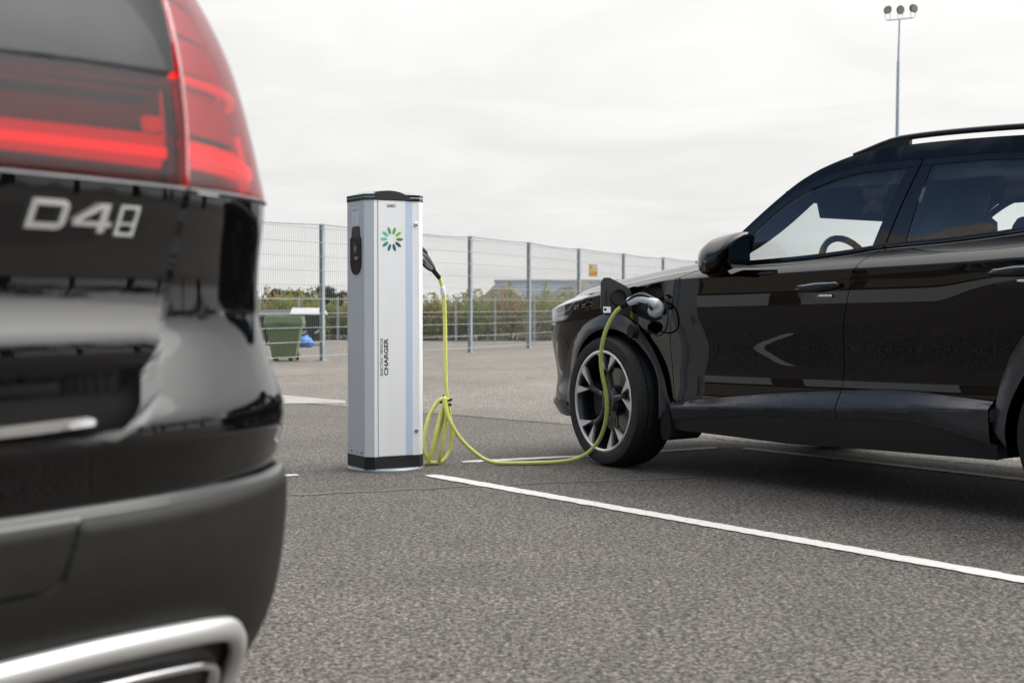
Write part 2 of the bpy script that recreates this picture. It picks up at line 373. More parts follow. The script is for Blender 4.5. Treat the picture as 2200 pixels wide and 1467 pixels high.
def pch(xk, yk):
    x = np.array(xk, float); y = np.array(yk, float); h = np.diff(x); d = np.diff(y) / h; m_ = np.zeros(len(x)); m_[0] = d[0]; m_[-1] = d[-1]
    for i in range(1, len(x) - 1):
        if d[i - 1] * d[i] > 0:
            w1 = 2 * h[i] + h[i - 1]; w2 = h[i] + 2 * h[i - 1]; m_[i] = (w1 + w2) / (w1 / d[i - 1] + w2 / d[i])
    def f(v):
        v = np.asarray(v, float); k = np.clip(np.searchsorted(x, v) - 1, 0, len(x) - 2); t_ = (v - x[k]) / h[k]; lo = t_ < 0; hi = t_ > 1; q = np.clip(t_, 0, 1)
        r = (1 + 2 * q) * (1 - q) ** 2 * y[k] + q * (1 - q) ** 2 * h[k] * m_[k] + q * q * (3 - 2 * q) * y[k + 1] + q * q * (q - 1) * h[k] * m_[k + 1]
        return r + np.where(lo, t_ * h[k] * m_[0], 0) + np.where(hi, (t_ - 1) * h[k] * m_[-1], 0)
    return f
class Plan:
    def __init__(s, pts, anchor, flip=False):
        s.p = spline(pts, 40); L = np.concatenate([[0], np.cumsum(np.linalg.norm(np.diff(s.p, axis=0), axis=1))])
        i = np.argmin(abs(s.p[:, 0] - anchor)) if not flip else np.argmin(abs(s.p[:40, 1]))
        s.u = L - L[i] + (anchor if not flip else 0)
        t_ = np.gradient(s.p, s.u, axis=0); t_ /= np.linalg.norm(t_, axis=1)[:, None]; k = np.ones(25) / 25
        t_ = np.stack([np.convolve(np.pad(t_[:, j], 12, mode='edge'), k, 'valid') for j in (0, 1)], 1); t_ /= np.linalg.norm(t_, axis=1)[:, None]
        s.n = np.stack([-t_[:, 1], t_[:, 0]], 1) * (-1 if flip else 1)
    def __call__(s, u):
        P = np.stack([np.interp(u, s.u, s.p[:, j]) for j in (0, 1)], -1); Nn = np.stack([np.interp(u, s.u, s.n[:, j]) for j in (0, 1)], -1)
        return P, Nn / np.linalg.norm(Nn, axis=-1, keepdims=True)
CS = None
class Surf:
    """B(u,z): plan point moved outwards by off(u,z)"""
    def __init__(s, plan, off): s.plan = plan; s.off = off
    def pos(s, u, z, extra=0.0):
        P, Nn = s.plan(u); o = s.off(u, z) + extra
        return np.concatenate([P + Nn * np.asarray(o)[..., None], np.asarray(z, float)[..., None]], -1)
    def nrm(s, u, z, ex=None):
        e = 2e-3; ex = ex or (lambda a, b2: 0.0)
        du = s.pos(u + e, z, ex(u + e, z)) - s.pos(u - e, z, ex(u - e, z)); dz = s.pos(u, z + e, ex(u, z + e)) - s.pos(u, z - e, ex(u, z - e))
        n_ = np.cross(du, dz); n_ /= np.linalg.norm(n_, axis=-1, keepdims=True)
        _, Nn = s.plan(u); sg = np.sign((n_[..., :2] * Nn).sum(-1)); return n_ * sg[..., None]
def inpoly(pts, poly):
    x, y = pts[:, 0], pts[:, 1]; P = np.array(poly); c = np.zeros(len(pts), bool); j = len(P) - 1
    for i in range(len(P)):
        xi, yi = P[i]; xj, yj = P[j]
        c ^= ((yi > y) != (yj > y)) & (x < (xj - xi) * (y - yi) / (yj - yi + 1e-12) + xi); j = i
    return c
def refine(poly, h):
    out = []
    for i in range(len(poly)):
        a = np.array(poly[i], float); b2 = np.array(poly[(i + 1) % len(poly)], float); k = max(1, int(math.ceil(np.linalg.norm(b2 - a) / h)))
        out += [a + (b2 - a) * j / k for j in range(k)]
    return np.array(out)
def shrink(poly, g_):
    P = np.array(poly, float); a = np.roll(P, 1, 0); b2 = np.roll(P, -1, 0)
    e1 = P - a; e2 = b2 - P; e1 /= np.linalg.norm(e1, axis=1)[:, None] + 1e-12; e2 /= np.linalg.norm(e2, axis=1)[:, None] + 1e-12
    area = ((P[:, 0] * b2[:, 1]) - (b2[:, 0] * P[:, 1])).sum(); sg = 1 if area > 0 else -1
    n_ = np.stack([-(e1[:, 1] + e2[:, 1]), e1[:, 0] + e2[:, 0]], 1); ln = np.linalg.norm(n_, axis=1)[:, None]; ln[ln < .3] = .3
    return P + sg * n_ / ln * g_ * (1.0)
def panel(name, outline, surf, parent, mname, sides=(-1,), proud=0.0, thick=.02, gap=.002, h=.03, holes=(), join=False, smooth_edge=True):
    """a piece of body skin: polygon in (u,z), meshed finely, laid on the surface, with a turned-in rim.
       sides: sign given to y for each object made; join puts both sides into one mesh"""
    loops = [refine(shrink(outline, gap) if gap else np.array(outline, float), h * .7)] + [refine(hh, h * .7) for hh in holes]
    lo = loops[0].min(0); hi = loops[0].max(0)
    gx, gz = np.meshgrid(np.arange(lo[0] + h * .5, hi[0], h), np.arange(lo[1] + h * .5, hi[1], h * .8)); G = np.stack([gx.ravel(), gz.ravel()], 1)
    keep = inpoly(G, loops[0])
    for l in loops[1:]: keep &= ~inpoly(G, l)
    G = G[keep]
    if surf is CS:                                        # extra rows along the shoulder crease, so that the edge stays crisp
        uu = np.arange(lo[0] + .01, hi[0], .02); X = np.concatenate([np.stack([uu, zc(uu) + d_ * (zb(uu) - zc(uu))], 1) for d_ in (-.25, -.06, .06, .25, .5, .75)])
        k2 = inpoly(X, loops[0])
        for l in loops[1:]: k2 &= ~inpoly(X, l)
        X = X[k2]
        if len(X) and len(G): G = G[~((G[:, 1] > zc(G[:, 0]) - .03) & (G[:, 1] < zb(G[:, 0]) + .004))]
        G = np.vstack([G, X]) if len(G) else X
    allb = np.vstack(loops)
    if len(G): G = G[np.concatenate([((g2[:, None, :] - allb[None]) ** 2).sum(-1).min(1) for g2 in np.array_split(G, max(1, len(G) // 400))]) > (h * .35) ** 2]
    pts = np.vstack([allb, G]); edges = []; o = 0
    for l in loops: edges += [(o + i, o + (i + 1) % len(l)) for i in range(len(l))]; o += len(l)
    vo, eo, fo, *_ = delaunay_2d_cdt([Vector(p) for p in pts], edges, [], 1, 1e-6)
    V = np.array([(p.x, p.y) for p in vo]); F = []
    FA = np.array([tuple(f)[:3] for f in fo]); cen = V[FA].mean(1); ok = inpoly(cen, loops[0])
    for l in loops[1:]: ok &= ~inpoly(cen, l)
    FA = FA[ok]
    F = [tuple(f) for f in FA.tolist()]
    ex = proud if callable(proud) else (lambda a, b2: proud)
    u, z = V[:, 0], V[:, 1]; Pn = surf.nrm(u, z, ex); P = surf.pos(u, z, ex(u, z))
    cnt = {}
    for f in F:
        for i in range(len(f)): k = (f[i], f[(i + 1) % len(f)]); cnt[k] = 1
    bd = [k for k in cnt if (k[1], k[0]) not in cnt]
    nv = len(P); rim = {}; VV = list(map(tuple, P)); NN = list(map(tuple, Pn)); FF = list(F)
    for a, b2 in bd:
        for i in (a, b2):
            if i not in rim:
                rim[i] = len(VV); VV.append(tuple(P[i] - Pn[i] * .0015)); NN.append(tuple(Pn[i])); VV.append(tuple(P[i] - Pn[i] * thick)); NN.append(tuple(Pn[i]))
    for a, b2 in bd: FF.append((b2, a, rim[a] + 1, rim[b2] + 1))
    VV = np.array(VV); NN = np.array(NN); objs = []
    def mk(sgs):
        vs = []; fs = []; ns = []
        for sg in sgs:
            v2 = VV * [1, sg, 1]; n2 = NN * [1, sg, 1]; o2 = len(vs); vs += list(map(tuple, v2)); ns += list(map(tuple, n2))
            p = v2[FA]; gn = (np.cross(p[:, 1] - p[:, 0], p[:, 2] - p[:, 0]) * n2[FA[:, 0]]).sum(1) < 0
            F3 = FA.copy(); F3[gn] = F3[gn][:, ::-1]
            fs += [tuple(q) for q in (F3 + o2).tolist()]
            fs += [tuple(i + o2 for i in (f[::-1] if sg < 0 else f)) for f in FF[len(F):]]
        me = bpy.data.meshes.new(name); me.from_pydata(vs, [], fs); me.materials.append(MAT[mname])
        me.polygons.foreach_set('use_smooth', [True] * len(me.polygons)); me.normals_split_custom_set_from_vertices(ns)
        return link(name, me, parent)
    if join: return [mk(sides)]
    return [mk((s_,)) for s_ in sides]
def loft(name, rows, mname, parent, closed=False, thick=None):
    """rows of points (n x m x 3) -> smooth skin"""
    A = np.array(rows); n_, m_ = A.shape[:2]; mb = MB()
    mb.add(list(map(tuple, A.reshape(-1, 3))), [(i * m_ + j, i * m_ + j + 1, (i + 1) * m_ + j + 1, (i + 1) * m_ + j) for i in range(n_ - 1) for j in range(m_ - 1)])
    bm = None
    o = mb.build(name, mname, parent, smooth=True, sharp=40); 
    me = o.data; bm = bmesh.new(); bm.from_mesh(me); bmesh.ops.remove_doubles(bm, verts=bm.verts, dist=1e-5); bmesh.ops.recalc_face_normals(bm, faces=bm.faces); bm.to_mesh(me); bm.free()
    return o

# ------------------------------------------------------------------ wheels
def tyre_mat():
    m = mat('tyre', (.014, .014, .014), .62, 0, .35); t = m.node_tree; b = t.nodes['Principled BSDF']; oc = obco(t)
    sp2 = N(t, 'ShaderNodeSeparateXYZ'); t.links.new(oc, sp2.inputs[0])
    ang = M(t, 'ARCTAN2', sp2.outputs[2], sp2.outputs[0])
    saw = M(t, 'FRACT', M(t, 'ADD', M(t, 'MULTIPLY', ang, 72 / (2 * math.pi)), M(t, 'MULTIPLY', sp2.outputs[1], 14.0)))
    cut = M(t, 'LESS_THAN', saw, .16)
    rad = M(t, 'SQRT', M(t, 'ADD', M(t, 'POWER', sp2.outputs[0], 2), M(t, 'POWER', sp2.outputs[2], 2)))
    tread = M(t, 'GREATER_THAN', rad, .322)
    h = M(t, 'SUBTRACT', 1.0, M(t, 'MULTIPLY', cut, tread))
    bn = N(t, 'ShaderNodeBump'); bn.inputs['Strength'].default_value = 1.0; bn.inputs['Distance'].default_value = .005
    t.links.new(h, bn.inputs['Height']); t.links.new(bn.outputs[0], b.inputs['Normal'])
    c = ramp(t, M(t, 'MULTIPLY', cut, tread), [(0, (.016, .016, .0155)), (1, (.003, .003, .003))]); t.links.new(c, b.inputs['Base Color'])
tyre_mat()
def make_wheel(parent, loc, steer=0.0, out=-1, detail=True, RT=.338, RR=.247, W=.235, phase=8.0):
    """a wheel part (the tyre) with rim pieces as sub-parts; the outer face looks along out*Y"""
    h = W / 2
    prof = [(RR - .012, -h + .018), (RR + .004, -h + .006), (RR + .03, -h + .001), (RR + .06, -h + .004), (RT - .014, -h + .014), (RT - .005, -h + .026)]
    x = -h + .026
    for gx in (-.062, -.02, .02, .062):
        prof += [(RT - .0015 if abs(gx) > .03 else RT, gx - .0055), (RT - .009, gx - .0045), (RT - .009, gx + .0045), (RT - .0015 if abs(gx) > .03 else RT, gx + .0055)]
    prof += [(r, -y) for r, y in prof[:6][::-1]]
    mb = MB(); mb.lathe(prof, 72, 'Y'); t_ = mb.build('wheel', 'tyre', parent, True, 35)
    t_.location = loc; t_.rotation_euler = (0, R(0), steer)
    f = out
    mb = MB(); mb.lathe([(RR - .004, f * (h - .012)), (RR + .003, f * (h - .004)), (RR - .006, f * (h - .001)), (RR - .012, f * (h - .006)), (RR - .012, f * (h - .014))], 72, 'Y'); mb.build('rim_ring', 'rim_silver', t_, True, 40)
    mb = MB(); mb.lathe([(RR - .004, f * (h - .012)), (RR - .014, f * (h - .03)), (RR - .024, f * (h - .10)), (RR - .022, -f * h * .8), (RR - .005, -f * h * .9)], 60, 'Y'); mb.build('rim_barrel', 'rim_dark', t_, True, 40)
    if not detail:
        mb = MB(); mb.lathe([(.0, f * (h - .03)), (.06, f * (h - .03)), (RR - .01, f * (h - .045))], 24, 'Y'); mb.build('rim_face', 'rim_dark', t_, True); return t_
    mb = MB(); mb.lathe([(.02, f * .02), (.165, f * .02), (.168, f * .012), (.168, -f * .008), (.02, -f * .008)], 48, 'Y'); mb.build('brake_disc', 'disc', t_, True, 30)
    mb = MB()
    for a0 in range(-26, 27, 4):
        pass
    poly = [(.10 * math.cos(R(a)), .10 * math.sin(R(a))) for a in range(150, 211, 10)] + [(.182 * math.cos(R(a)), .182 * math.sin(R(a))) for a in range(210, 149, -10)]
    mb.prism(poly, f * -.03, f * .045, lambda a, b2, z: Vector((a, z, b2))); mb.build('brake_caliper', 'copper' if False else 'black_plastic', t_)
    # hub
    mb = MB(); mb.lathe([(0, f * (h - .028)), (.030, f * (h - .028)), (.036, f * (h - .034)), (.062, f * (h - .036)), (.078, f * (h - .05)), (.080, f * .02)], 40, 'Y'); mb.build('hub', 'rim_dark', t_, True, 40)
    tri = MB()
    for sg in (-1, 1):
        pl = [(sg * .002, .016), (sg * .018, -.012), (sg * .008, -.012), (sg * .006, -.006), (sg * .002, -.002)]
        tri.prism(pl, f * (h - .0285), f * (h - .0265), lambda a, b2, z: Vector((a, z, b2)))
    tri.build('hub_emblem', 'copper', t_)
    for k in range(5):
        a = R(90 - phase - 72 * k + 36)
        mb = MB(); c = Vector((.052 * math.cos(a), f * (h - .036), .052 * math.sin(a))); mb.tube([c, c + Vector((0, f * -.012, 0))], .008, 6); mb.build('wheel_bolt', 'black_plastic', t_)
    for k in range(5):
        th = R(90 - phase - 72 * k)
        er = Vector((math.cos(th), 0, math.sin(th))); et = Vector((-math.sin(th), 0, math.cos(th)))
        def pt(r, tt, y, tw=0.0):
            return er * r + et * tt + Vector((0, y, 0))
        mb = MB()
        # arm: rounded section from the hub to the fork, dished inwards, slightly swept
        secs = [(.055, .0, .026, .014, -.046), (.085, .004, .021, .014, -.050), (.115, .009, .018, .013, -.047), (.145, .010, .019, .012, -.038), (.168, .006, .024, .010, -.028)]
        pts = [pt(r, sw, f * (h + yy)) for r, sw, wd, hh, yy in secs]
        mb.tube(pts, [(hh, wd) for r, sw, wd, hh, yy in secs], 10, up=(0, f, 0))
        # two fork arms
        for sg in (-1, 1):
            q = [pt(.150, sg * .006 + .008, f * (h - .046)), pt(.185, sg * .024 + .006, f * (h - .038)), pt(.222, sg * .052 + .003, f * (h - .030)), pt(RR - .008, sg * .068, f * (h - .026))]
            mb.tube(q, [(.010, .010), (.011, .012), (.011, .014), (.010, .015)], 8, up=(0, f, 0))
        sp3 = mb.build('spoke', 'rim_dark', t_, True, 50)
        for sg in (-1, 1):
            mb = MB()
            q_ = RR / .247; apx = (.152 * q_, sg * .013 + .006); b0 = (.2400 * q_, sg * .043); b1 = (.2325 * q_, sg * .092)
            tops = [pt(apx[0], apx[1], f * (h - .016)), pt(b0[0], b0[1], f * (h - .0045)), pt(.240 * q_, sg * .068, f * (h - .004)), pt(b1[0], b1[1], f * (h - .0045))]
            bots = [p - Vector((0, f * .012, 0)) for p in tops]
            mb.add(tops + bots, [(0, 1, 2, 3), (7, 6, 5, 4), (0, 4, 5, 1), (1, 5, 6, 2), (2, 6, 7, 3), (3, 7, 4, 0)]); mb.build('spoke_tip', 'rim_silver', t_)
    return t_

# ------------------------------------------------------------------ the black crossover that is charging
car = thing('parked_car', 'black crossover car charging through its front fender, nose towards the fence', 'car', (1.215, 7.762, 0), R(-53))
CPLAN = Plan([(-.86, 0), (-.855, .25), (-.82, .50), (-.72, .70), (-.55, .81), (-.35, .865), (-.1, .893), (.3, .905), (1.0, .908), (1.8, .908), (2.4, .908), (2.7, .905), (3.1, .88), (3.4, .82), (3.53, .65), (3.57, .3), (3.58, 0)], 1.0)
zc = pch([-1.6, -.6, -.2, .1, .478, .926, 1.507, 1.9, 2.16, 2.36, 3.5], [.72, .80, .855, .893, .941, .952, .969, .978, .987, .995, 1.0])
zb = pch([-1.6, -.75, -.227, .287, .606, .745, .908, 1.189, 1.448, 1.623, 1.918, 2.131, 2.331, 2.8, 3.5], [.76, .83, .882, .950, .988, .998, 1.007, 1.019, 1.039, 1.061, 1.076, 1.093, 1.114, 1.14, 1.15])
low = pch([.10, .22, .30, .36, .40, .45, .52, .60, .68, .76, .84, 1.2], [-.05, -.032, -.022, -.025, -.031, -.034, -.027, -.013, -.002, 0, -.0045, -.01])
_lz = np.arange(.05, 1.3, .001); _k = np.exp(-.5 * (np.arange(-60, 61) / 18.) ** 2); _k /= _k.sum(); _lv = np.convolve(np.pad(low(_lz), 60, mode='edge'), _k, 'valid')
low = lambda z: np.interp(z, _lz, _lv)
def sm(x): x = np.clip(x, 0, 1); return x * x * (3 - 2 * x)
def coff(u, z):
    u = np.asarray(u, float); z = np.asarray(z, float); c = zc(u); b = zb(u)
    zz = np.minimum(z, c); f = low(.84 - (c - zz) * np.where(c - zz > 0, .74 / (c - .10), 1))
    tb = np.clip(np.minimum(z, b) - c, 0, None); kf = sm((.75 - u) / .3); f = f - ((.75 + .5 * kf) * tb + (7.0 + 5 * kf) * tb * tb); g_ = np.clip(z - b, 0, None)
    f = f - (.12 * g_ + .40 * g_ * g_)
    return f + .016 * np.exp(-((z - .95) / .11) ** 2) * sm((u - 1.95) / .6)
CS = Surf(CPLAN, coff)
U0, U1 = CPLAN.u[0], CPLAN.u[-1]
LR = (-1, 1)                                              # left of the car is local -Y
def arc(c, r0, r1, a0, a1, n_=24): return [(c[0] + (r0 + (r1 - r0) * i / n_) * math.cos(R(a0 + (a1 - a0) * i / n_)), c[1] + (r0 + (r1 - r0) * i / n_) * math.sin(R(a0 + (a1 - a0) * i / n_))) for i in range(n_ + 1)]
aoutF = [(.447, .345), (.426, .391), (.400, .46), (.365, .536), (.325, .605), (.273, .671), (.21, .725), (.14, .760), (.085, .776), (.033, .782), (-.025, .778), (-.082, .765), (-.14, .748), (-.198, .726), (-.265, .692), (-.327, .648), (-.39, .592), (-.44, .545), (-.479, .49), (-.50, .41), (-.511, .305)]
ainF = arc((.018, .338), .362, .362, -12, 195, 30)
aoutR = [(2.232, .345), (2.235, .40), (2.240, .46), (2.253, .535), (2.297, .626), (2.362, .712), (2.45, .765), (2.56, .795), (2.68, .802), (2.80, .793), (2.91, .757), (3.0, .70), (3.07, .62), (3.11, .53), (3.13, .42), (3.13, .33)]
ainR = arc((2.66, .338), .362, .362, 190, -10, 30)
doorF = [(.606, .986), (.56, .976), (.52, .960), (.49, .945), (.475, .925), (.472, .88), (.466, .80), (.447, .719), (.434, .64), (.430, .583), (.434, .50), (.445, .426), (.462, .372), (.468, .356)]
split = [(1.625, 1.061), (1.60, 1.03), (1.578, 1.005), (1.565, .975), (1.553, .93), (1.543, .885), (1.527, .82), (1.513, .765), (1.503, .70), (1.498, .633), (1.492, .555), (1.484, .49), (1.479, .456)]
mtop = pch([.455, .773, 1.2, 1.48, 1.8, 2.045, 2.23], [.353, .391, .436, .457, .473, .462, .449])
mcre = pch([.455, 1.465, 2.23], [.332, .381, .421])
mbot = pch([.455, .621, 1.095, 1.497, 1.804, 1.941, 2.156, 2.23], [.262, .286, .324, .336, .352, .342, .300, .288])
seq = lambda f, a, b2, n_=16: [(a + (b2 - a) * i / n_, float(f(a + (b2 - a) * i / n_))) for i in range(n_ + 1)]
# front door, rear door, fender, quarter, bumper skins
panel('front_door', seq(zb, .606, 1.625, 24) + split + seq(mtop, 1.479, .468, 14)[0:] + doorF[::-1][1:-1], CS, car, 'paint_black', LR, h=.015)
rear_edge = [(2.64, 1.13), (2.62, 1.03), (2.58, .93), (2.50, .84), (2.40, .765), (2.362, .716)]
panel('rear_door', split[::-1] + seq(zb, 1.625, 2.64, 20)[1:] + rear_edge[1:] + [(2.297, .628), (2.253, .537), (2.238, .47), (2.228, .451)] + seq(mtop, 2.228, 1.479, 10)[1:-1], CS, car, 'paint_black', LR, h=.015)
port_hole = [(.105, .898), (.16, .912), (.37, .905), (.405, .885), (.415, .81), (.395, .755), (.33, .735), (.22, .765), (.125, .815), (.10, .85)]
lamp_poly = [(-.19, .874), (-.30, .800), (-.42, .735), (-.60, .715), (-.86, .725), (-1.08, .735), (-1.10, .765), (-.90, .800), (-.70, .828), (-.45, .856), (-.30, .872)]
hood_edge = pch([-1.7, -1.25, -.75, -.45, -.227, -.072, .287, .606], [.792, .796, .826, .857, .882, .902, .950, .988])
fend = seq(hood_edge, -.19, .606, 20) + doorF[1:] + aoutF[1:17] + [(-.44, .64), (-.43, .733), (-.30, .800)]
panel('front_fender', fend, CS, car, 'paint_black', (-1,), h=.014, holes=[port_hole])
panel('front_fender', fend, CS, car, 'paint_black', (1,), h=.03)
bump = [(U0, .30), (U0, .785)] + [(-1.25, .792), (-1.10, .768), (-1.085, .733)] + [(-.86, .723), (-.60, .713), (-.42, .733), (-.44, .64), (-.395, .595), (-.44, .545), (-.479, .49), (-.50, .41), (-.511, .30)]
grille = [(U0 + .0, .42), (U0, .68), (-1.10, .66), (-.98, .58), (-1.05, .44)]
panel('front_bumper', [(U0, .30), (U0, .40), (-1.02, .42), (-.93, .58), (-1.06, .69), (U0, .71)] + bump[1:], CS, car, 'paint_black', LR, gap=.0015, h=.025, join=True)
panel('grille', [(U0, .40), (-1.02, .42), (-.93, .58), (-1.06, .69), (U0, .71)], CS, car, 'black_plastic', LR, proud=-.018, gap=0, h=.04, join=True)
lampg = panel('headlamp', lamp_poly, CS, car, 'lens_clear', LR, proud=.002, gap=.001, h=.025)
for sg, hl in zip(LR, lampg):
    panel('lamp_housing', lamp_poly, CS, hl, 'black_plastic', (sg,), proud=-.022, gap=.004, h=.03)
    panel('daytime_light', [(-.34, .835), (-.40, .79), (-.52, .765), (-.70, .765), (-.70, .775), (-.52, .777), (-.42, .80), (-.36, .84)], CS, hl, 'satin_silver', (sg,), proud=-.012, gap=0, h=.02)
    panel('reflector', [(-.36, .775), (-.44, .742), (-.56, .735), (-.60, .75), (-.45, .765)], CS, hl, 'chrome', (sg,), proud=-.015, gap=0, h=.02)
panel('front_splitter', [(U0, .245), (U0, .306), (-.9, .306), (-.515, .302), (-.43, .300), (-.40, .255), (-.45, .222), (-.60, .222), (-.85, .240)], CS, car, 'cladding', LR, proud=lambda a, b2: .012 - .5 * np.clip(.285 - b2, 0, .1), gap=0, thick=.09, h=.02, join=True)
qp = seq(zb, 2.64, 3.3, 8) + [(3.42, 1.10), (3.40, .80), (3.35, .62), (3.15, .56)] + [(3.11, .53), (3.07, .62), (3.0, .70), (2.91, .757), (2.80, .793), (2.68, .802), (2.56, .795), (2.45, .765), (2.362, .712)] + rear_edge[::-1][1:-1]
panel('rear_quarter', qp, CS, car, 'paint_black', LR, h=.035)
panel('rear_bumper', [(3.14, .33), (3.14, .545), (3.35, .61), (3.40, .79), (U1, .79), (U1, .30)], CS, car, 'paint_black', LR, proud=.004, h=.04, join=True)
panel('tailgate', [(3.42, .80), (3.44, 1.10), (U1, 1.12), (U1, .80)], CS, car, 'paint_black', LR, h=.04, join=True)
panel('tail_lamp_band', [(3.3, .93), (3.3, .985), (U1, .985), (U1, .93)], CS, car, 'lens_dark_red', LR, proud=.006, gap=0, h=.04, join=True)
# wheel arch trims
for sg in LR:
    panel('arch_trim', aoutF + ainF[::-1], CS, car, 'cladding', (sg,), proud=lambda a, b2: .030 - .026 * np.clip((np.hypot(a - .018, b2 - .338) - .362) / .085, 0, 1) ** 1.3, thick=.06, gap=.001, h=.02)
    panel('arch_trim', aoutR + ainR[::-1], CS, car, 'cladding', (sg,), proud=lambda a, b2: .030 - .026 * np.clip((np.hypot(a - 2.66, b2 - .338) - .362) / .085, 0, 1) ** 1.3, thick=.06, gap=.001, h=.02)
# sill mouldings: an upper facet that leans out to a crease and a lower one that goes back in
def mpro(u, z):
    t0, c0, b0 = mtop(u), mcre(u), mbot(u)
    return np.where(z > c0, .004 + .034 * np.clip((t0 - z) / np.maximum(t0 - c0, .01), 0, 1), .038 - .016 * np.clip((c0 - z) / (c0 - b0), 0, 1))
for sg in LR:
    for a, b2 in ((.470, 1.478), (1.482, 2.226)):
        dm = panel('door_moulding', seq(mtop, a, b2) + seq(mcre, b2, a), CS, car, 'cladding', (sg,), proud=mpro, gap=.001, thick=.012, h=.02)[0]
        panel('moulding_lower_face', seq(mcre, a, b2) + seq(mbot, b2, a), CS, dm, 'cladding', (sg,), proud=mpro, gap=.0004, thick=.012, h=.02)
    panel('sill', seq(mbot, .44, 2.25) + [(2.25, .225), (1.6, .215), (1.2, .205), (.8, .212), (.44, .218)], CS, car, 'black_plastic', (sg,), proud=.012, gap=.001, thick=.06, h=.04)
    panel('sill_end', [(.447, .345), (.468, .355), (.468, .24), (.44, .24), (.395, .27)], CS, car, 'cladding', (sg,), proud=.014, gap=.001, thick=.05, h=.02)
# greenhouse
cantl = [(.655, 1.0), (.72, 1.045), (.839, 1.136), (.976, 1.245), (1.089, 1.318), (1.229, 1.378), (1.421, 1.420), (1.60, 1.430), (1.80, 1.430), (2.05, 1.428), (2.27, 1.415), (2.55, 1.385), (2.80, 1.330), (2.98, 1.255), (3.05, 1.185)]
wtop = [(.86, 1.106), (.989, 1.212), (1.102, 1.287), (1.243, 1.345), (1.436, 1.388), (1.672, 1.398)]
E2 = [(.60, 1.0), (.70, 1.055), (.806, 1.137), (.946, 1.250), (1.076, 1.347), (1.16, 1.397), (1.255, 1.437), (1.419, 1.480), (1.663, 1.500), (2.013, 1.497), (2.3, 1.485), (2.7, 1.455), (3.0, 1.415), (3.2, 1.37), (3.33, 1.30)]
cpl = catmull([(x, z, 0) for x, z in cantl], 4); cpl = [(p.x, p.y) for p in cpl]
e2l = catmull([(x, z, 0) for x, z in E2], 4); e2l = [(p.x, p.y) for p in e2l]
panel('roof_side', e2l + [(3.33, 1.15), (3.12, 1.15)] + cpl[::-1], CS, car, 'paint_black', LR, gap=.0008, h=.022, thick=.05)
belt = lambda a, b2, d=0.0, n_=12: [(x, z + d) for x, z in seq(zb, a, b2, n_)]
trim_in = [(.855, 1.103)] + wtop[1:-1] + [(1.733, 1.400)]
wt = [(p.x, p.y) for p in catmull([(x, z, 0) for x, z in wtop], 4)]
ct1 = [p for p in cpl if p[0] < 1.735]
panel('window_trim', ct1 + [(1.737, 1.428), (1.733, 1.402), (1.672, 1.398)] + wt[::-1][1:] + [(.84, 1.02), (.655, 1.0)], CS, car, 'gloss_black', LR, proud=.002, gap=.001, h=.02)
panel('side_window', wt + [(1.564, 1.06)] + belt(1.55, .84, .012), CS, car, 'glass_side', LR, proud=-.003, gap=.0005, h=.03, thick=.004)
wr = [(1.79, 1.402), (2.047, 1.403), (2.261, 1.391), (2.50, 1.366), (2.70, 1.325), (2.86, 1.265), (2.95, 1.20), (2.93, 1.165)]
panel('side_window', wr + belt(2.85, 1.727, .012), CS, car, 'glass_side', LR, proud=-.003, gap=.0005, h=.03, thick=.004)
ct2 = [p for p in cpl if p[0] > 1.742]
panel('window_trim', [(1.741, 1.429)] + ct2 + [(3.05, 1.16), (2.95, 1.160), (2.93, 1.168)] + wr[::-1][1:] + [(1.738, 1.402)], CS, car, 'gloss_black', LR, proud=.002, gap=.001, h=.02)
panel('pillar_cover', [(1.672, 1.397), (1.731, 1.402), (1.623, 1.066), (1.564, 1.062)], CS, car, 'gloss_black', LR, proud=.001, gap=.001, h=.03)
panel('pillar_cover', [(1.737, 1.402), (1.79, 1.403), (1.725, 1.076), (1.629, 1.067)], CS, car, 'gloss_black', LR, proud=.001, gap=.001, h=.03)
panel('belt_strip', belt(.70, 1.622, .016, 24) + belt(1.622, .70, .001, 24), CS, car, 'gloss_black', LR, proud=.007, gap=0, h=.02)
panel('belt_strip', belt(1.628, 3.0, .016, 24) + belt(3.0, 1.628, .001, 24), CS, car, 'gloss_black', LR, proud=.007, gap=0, h=.02)
# bonnet, windscreen, roof, rear window
def crown(E, Cc, n_=16, p=1.7, edge=0.0):
    rows = []
    for e, c in zip(E, Cc):
        row = []
        for i in range(-n_, n_ + 1):
            s_ = abs(i) / n_; y = e[1] * (i / n_); k = s_ ** p
            row.append((c[0] + (e[0] - c[0]) * s_ ** 2, y, c[2] + (e[2] - c[2]) * k + edge * float(sm((1 - s_) / .22))))
        rows.append(row)
    return rows
us = np.concatenate([np.linspace(U0 + .02, -.45, 26), np.linspace(-.42, .60, 26)])
E = CS.pos(us, hood_edge(us), -.002); E[:, 2] += .001
ts = (us - us[0]) / (us[-1] - us[0]); xc = np.interp(us, [us[0], -.9, -.45, .6], [-.86, -.80, -.55, .36]); zcn = np.interp(xc, [-.86, -.78, -.6, -.3, 0, .36], [.797, .82, .86, .915, .955, .985])
loft('bonnet', crown(E, np.stack([xc, 0 * xc, np.maximum(zcn, E[:, 2])], 1), 28, 1.7, .050), 'paint_black', car)
e2a = np.array(e2l); Eg = CS.pos(e2a[:, 0], e2a[:, 1], -.001)
cx = np.interp(e2a[:, 0], [.60, 1.255, 1.5, 3.0, 3.33], [.40, 1.17, 1.48, 3.05, 3.42]); cz = np.interp(cx, [.40, .7, .95, 1.17, 1.35, 1.6, 2.0, 2.5, 3.05, 3.25, 3.42], [1.02, 1.19, 1.33, 1.445, 1.492, 1.513, 1.516, 1.50, 1.455, 1.41, 1.33])
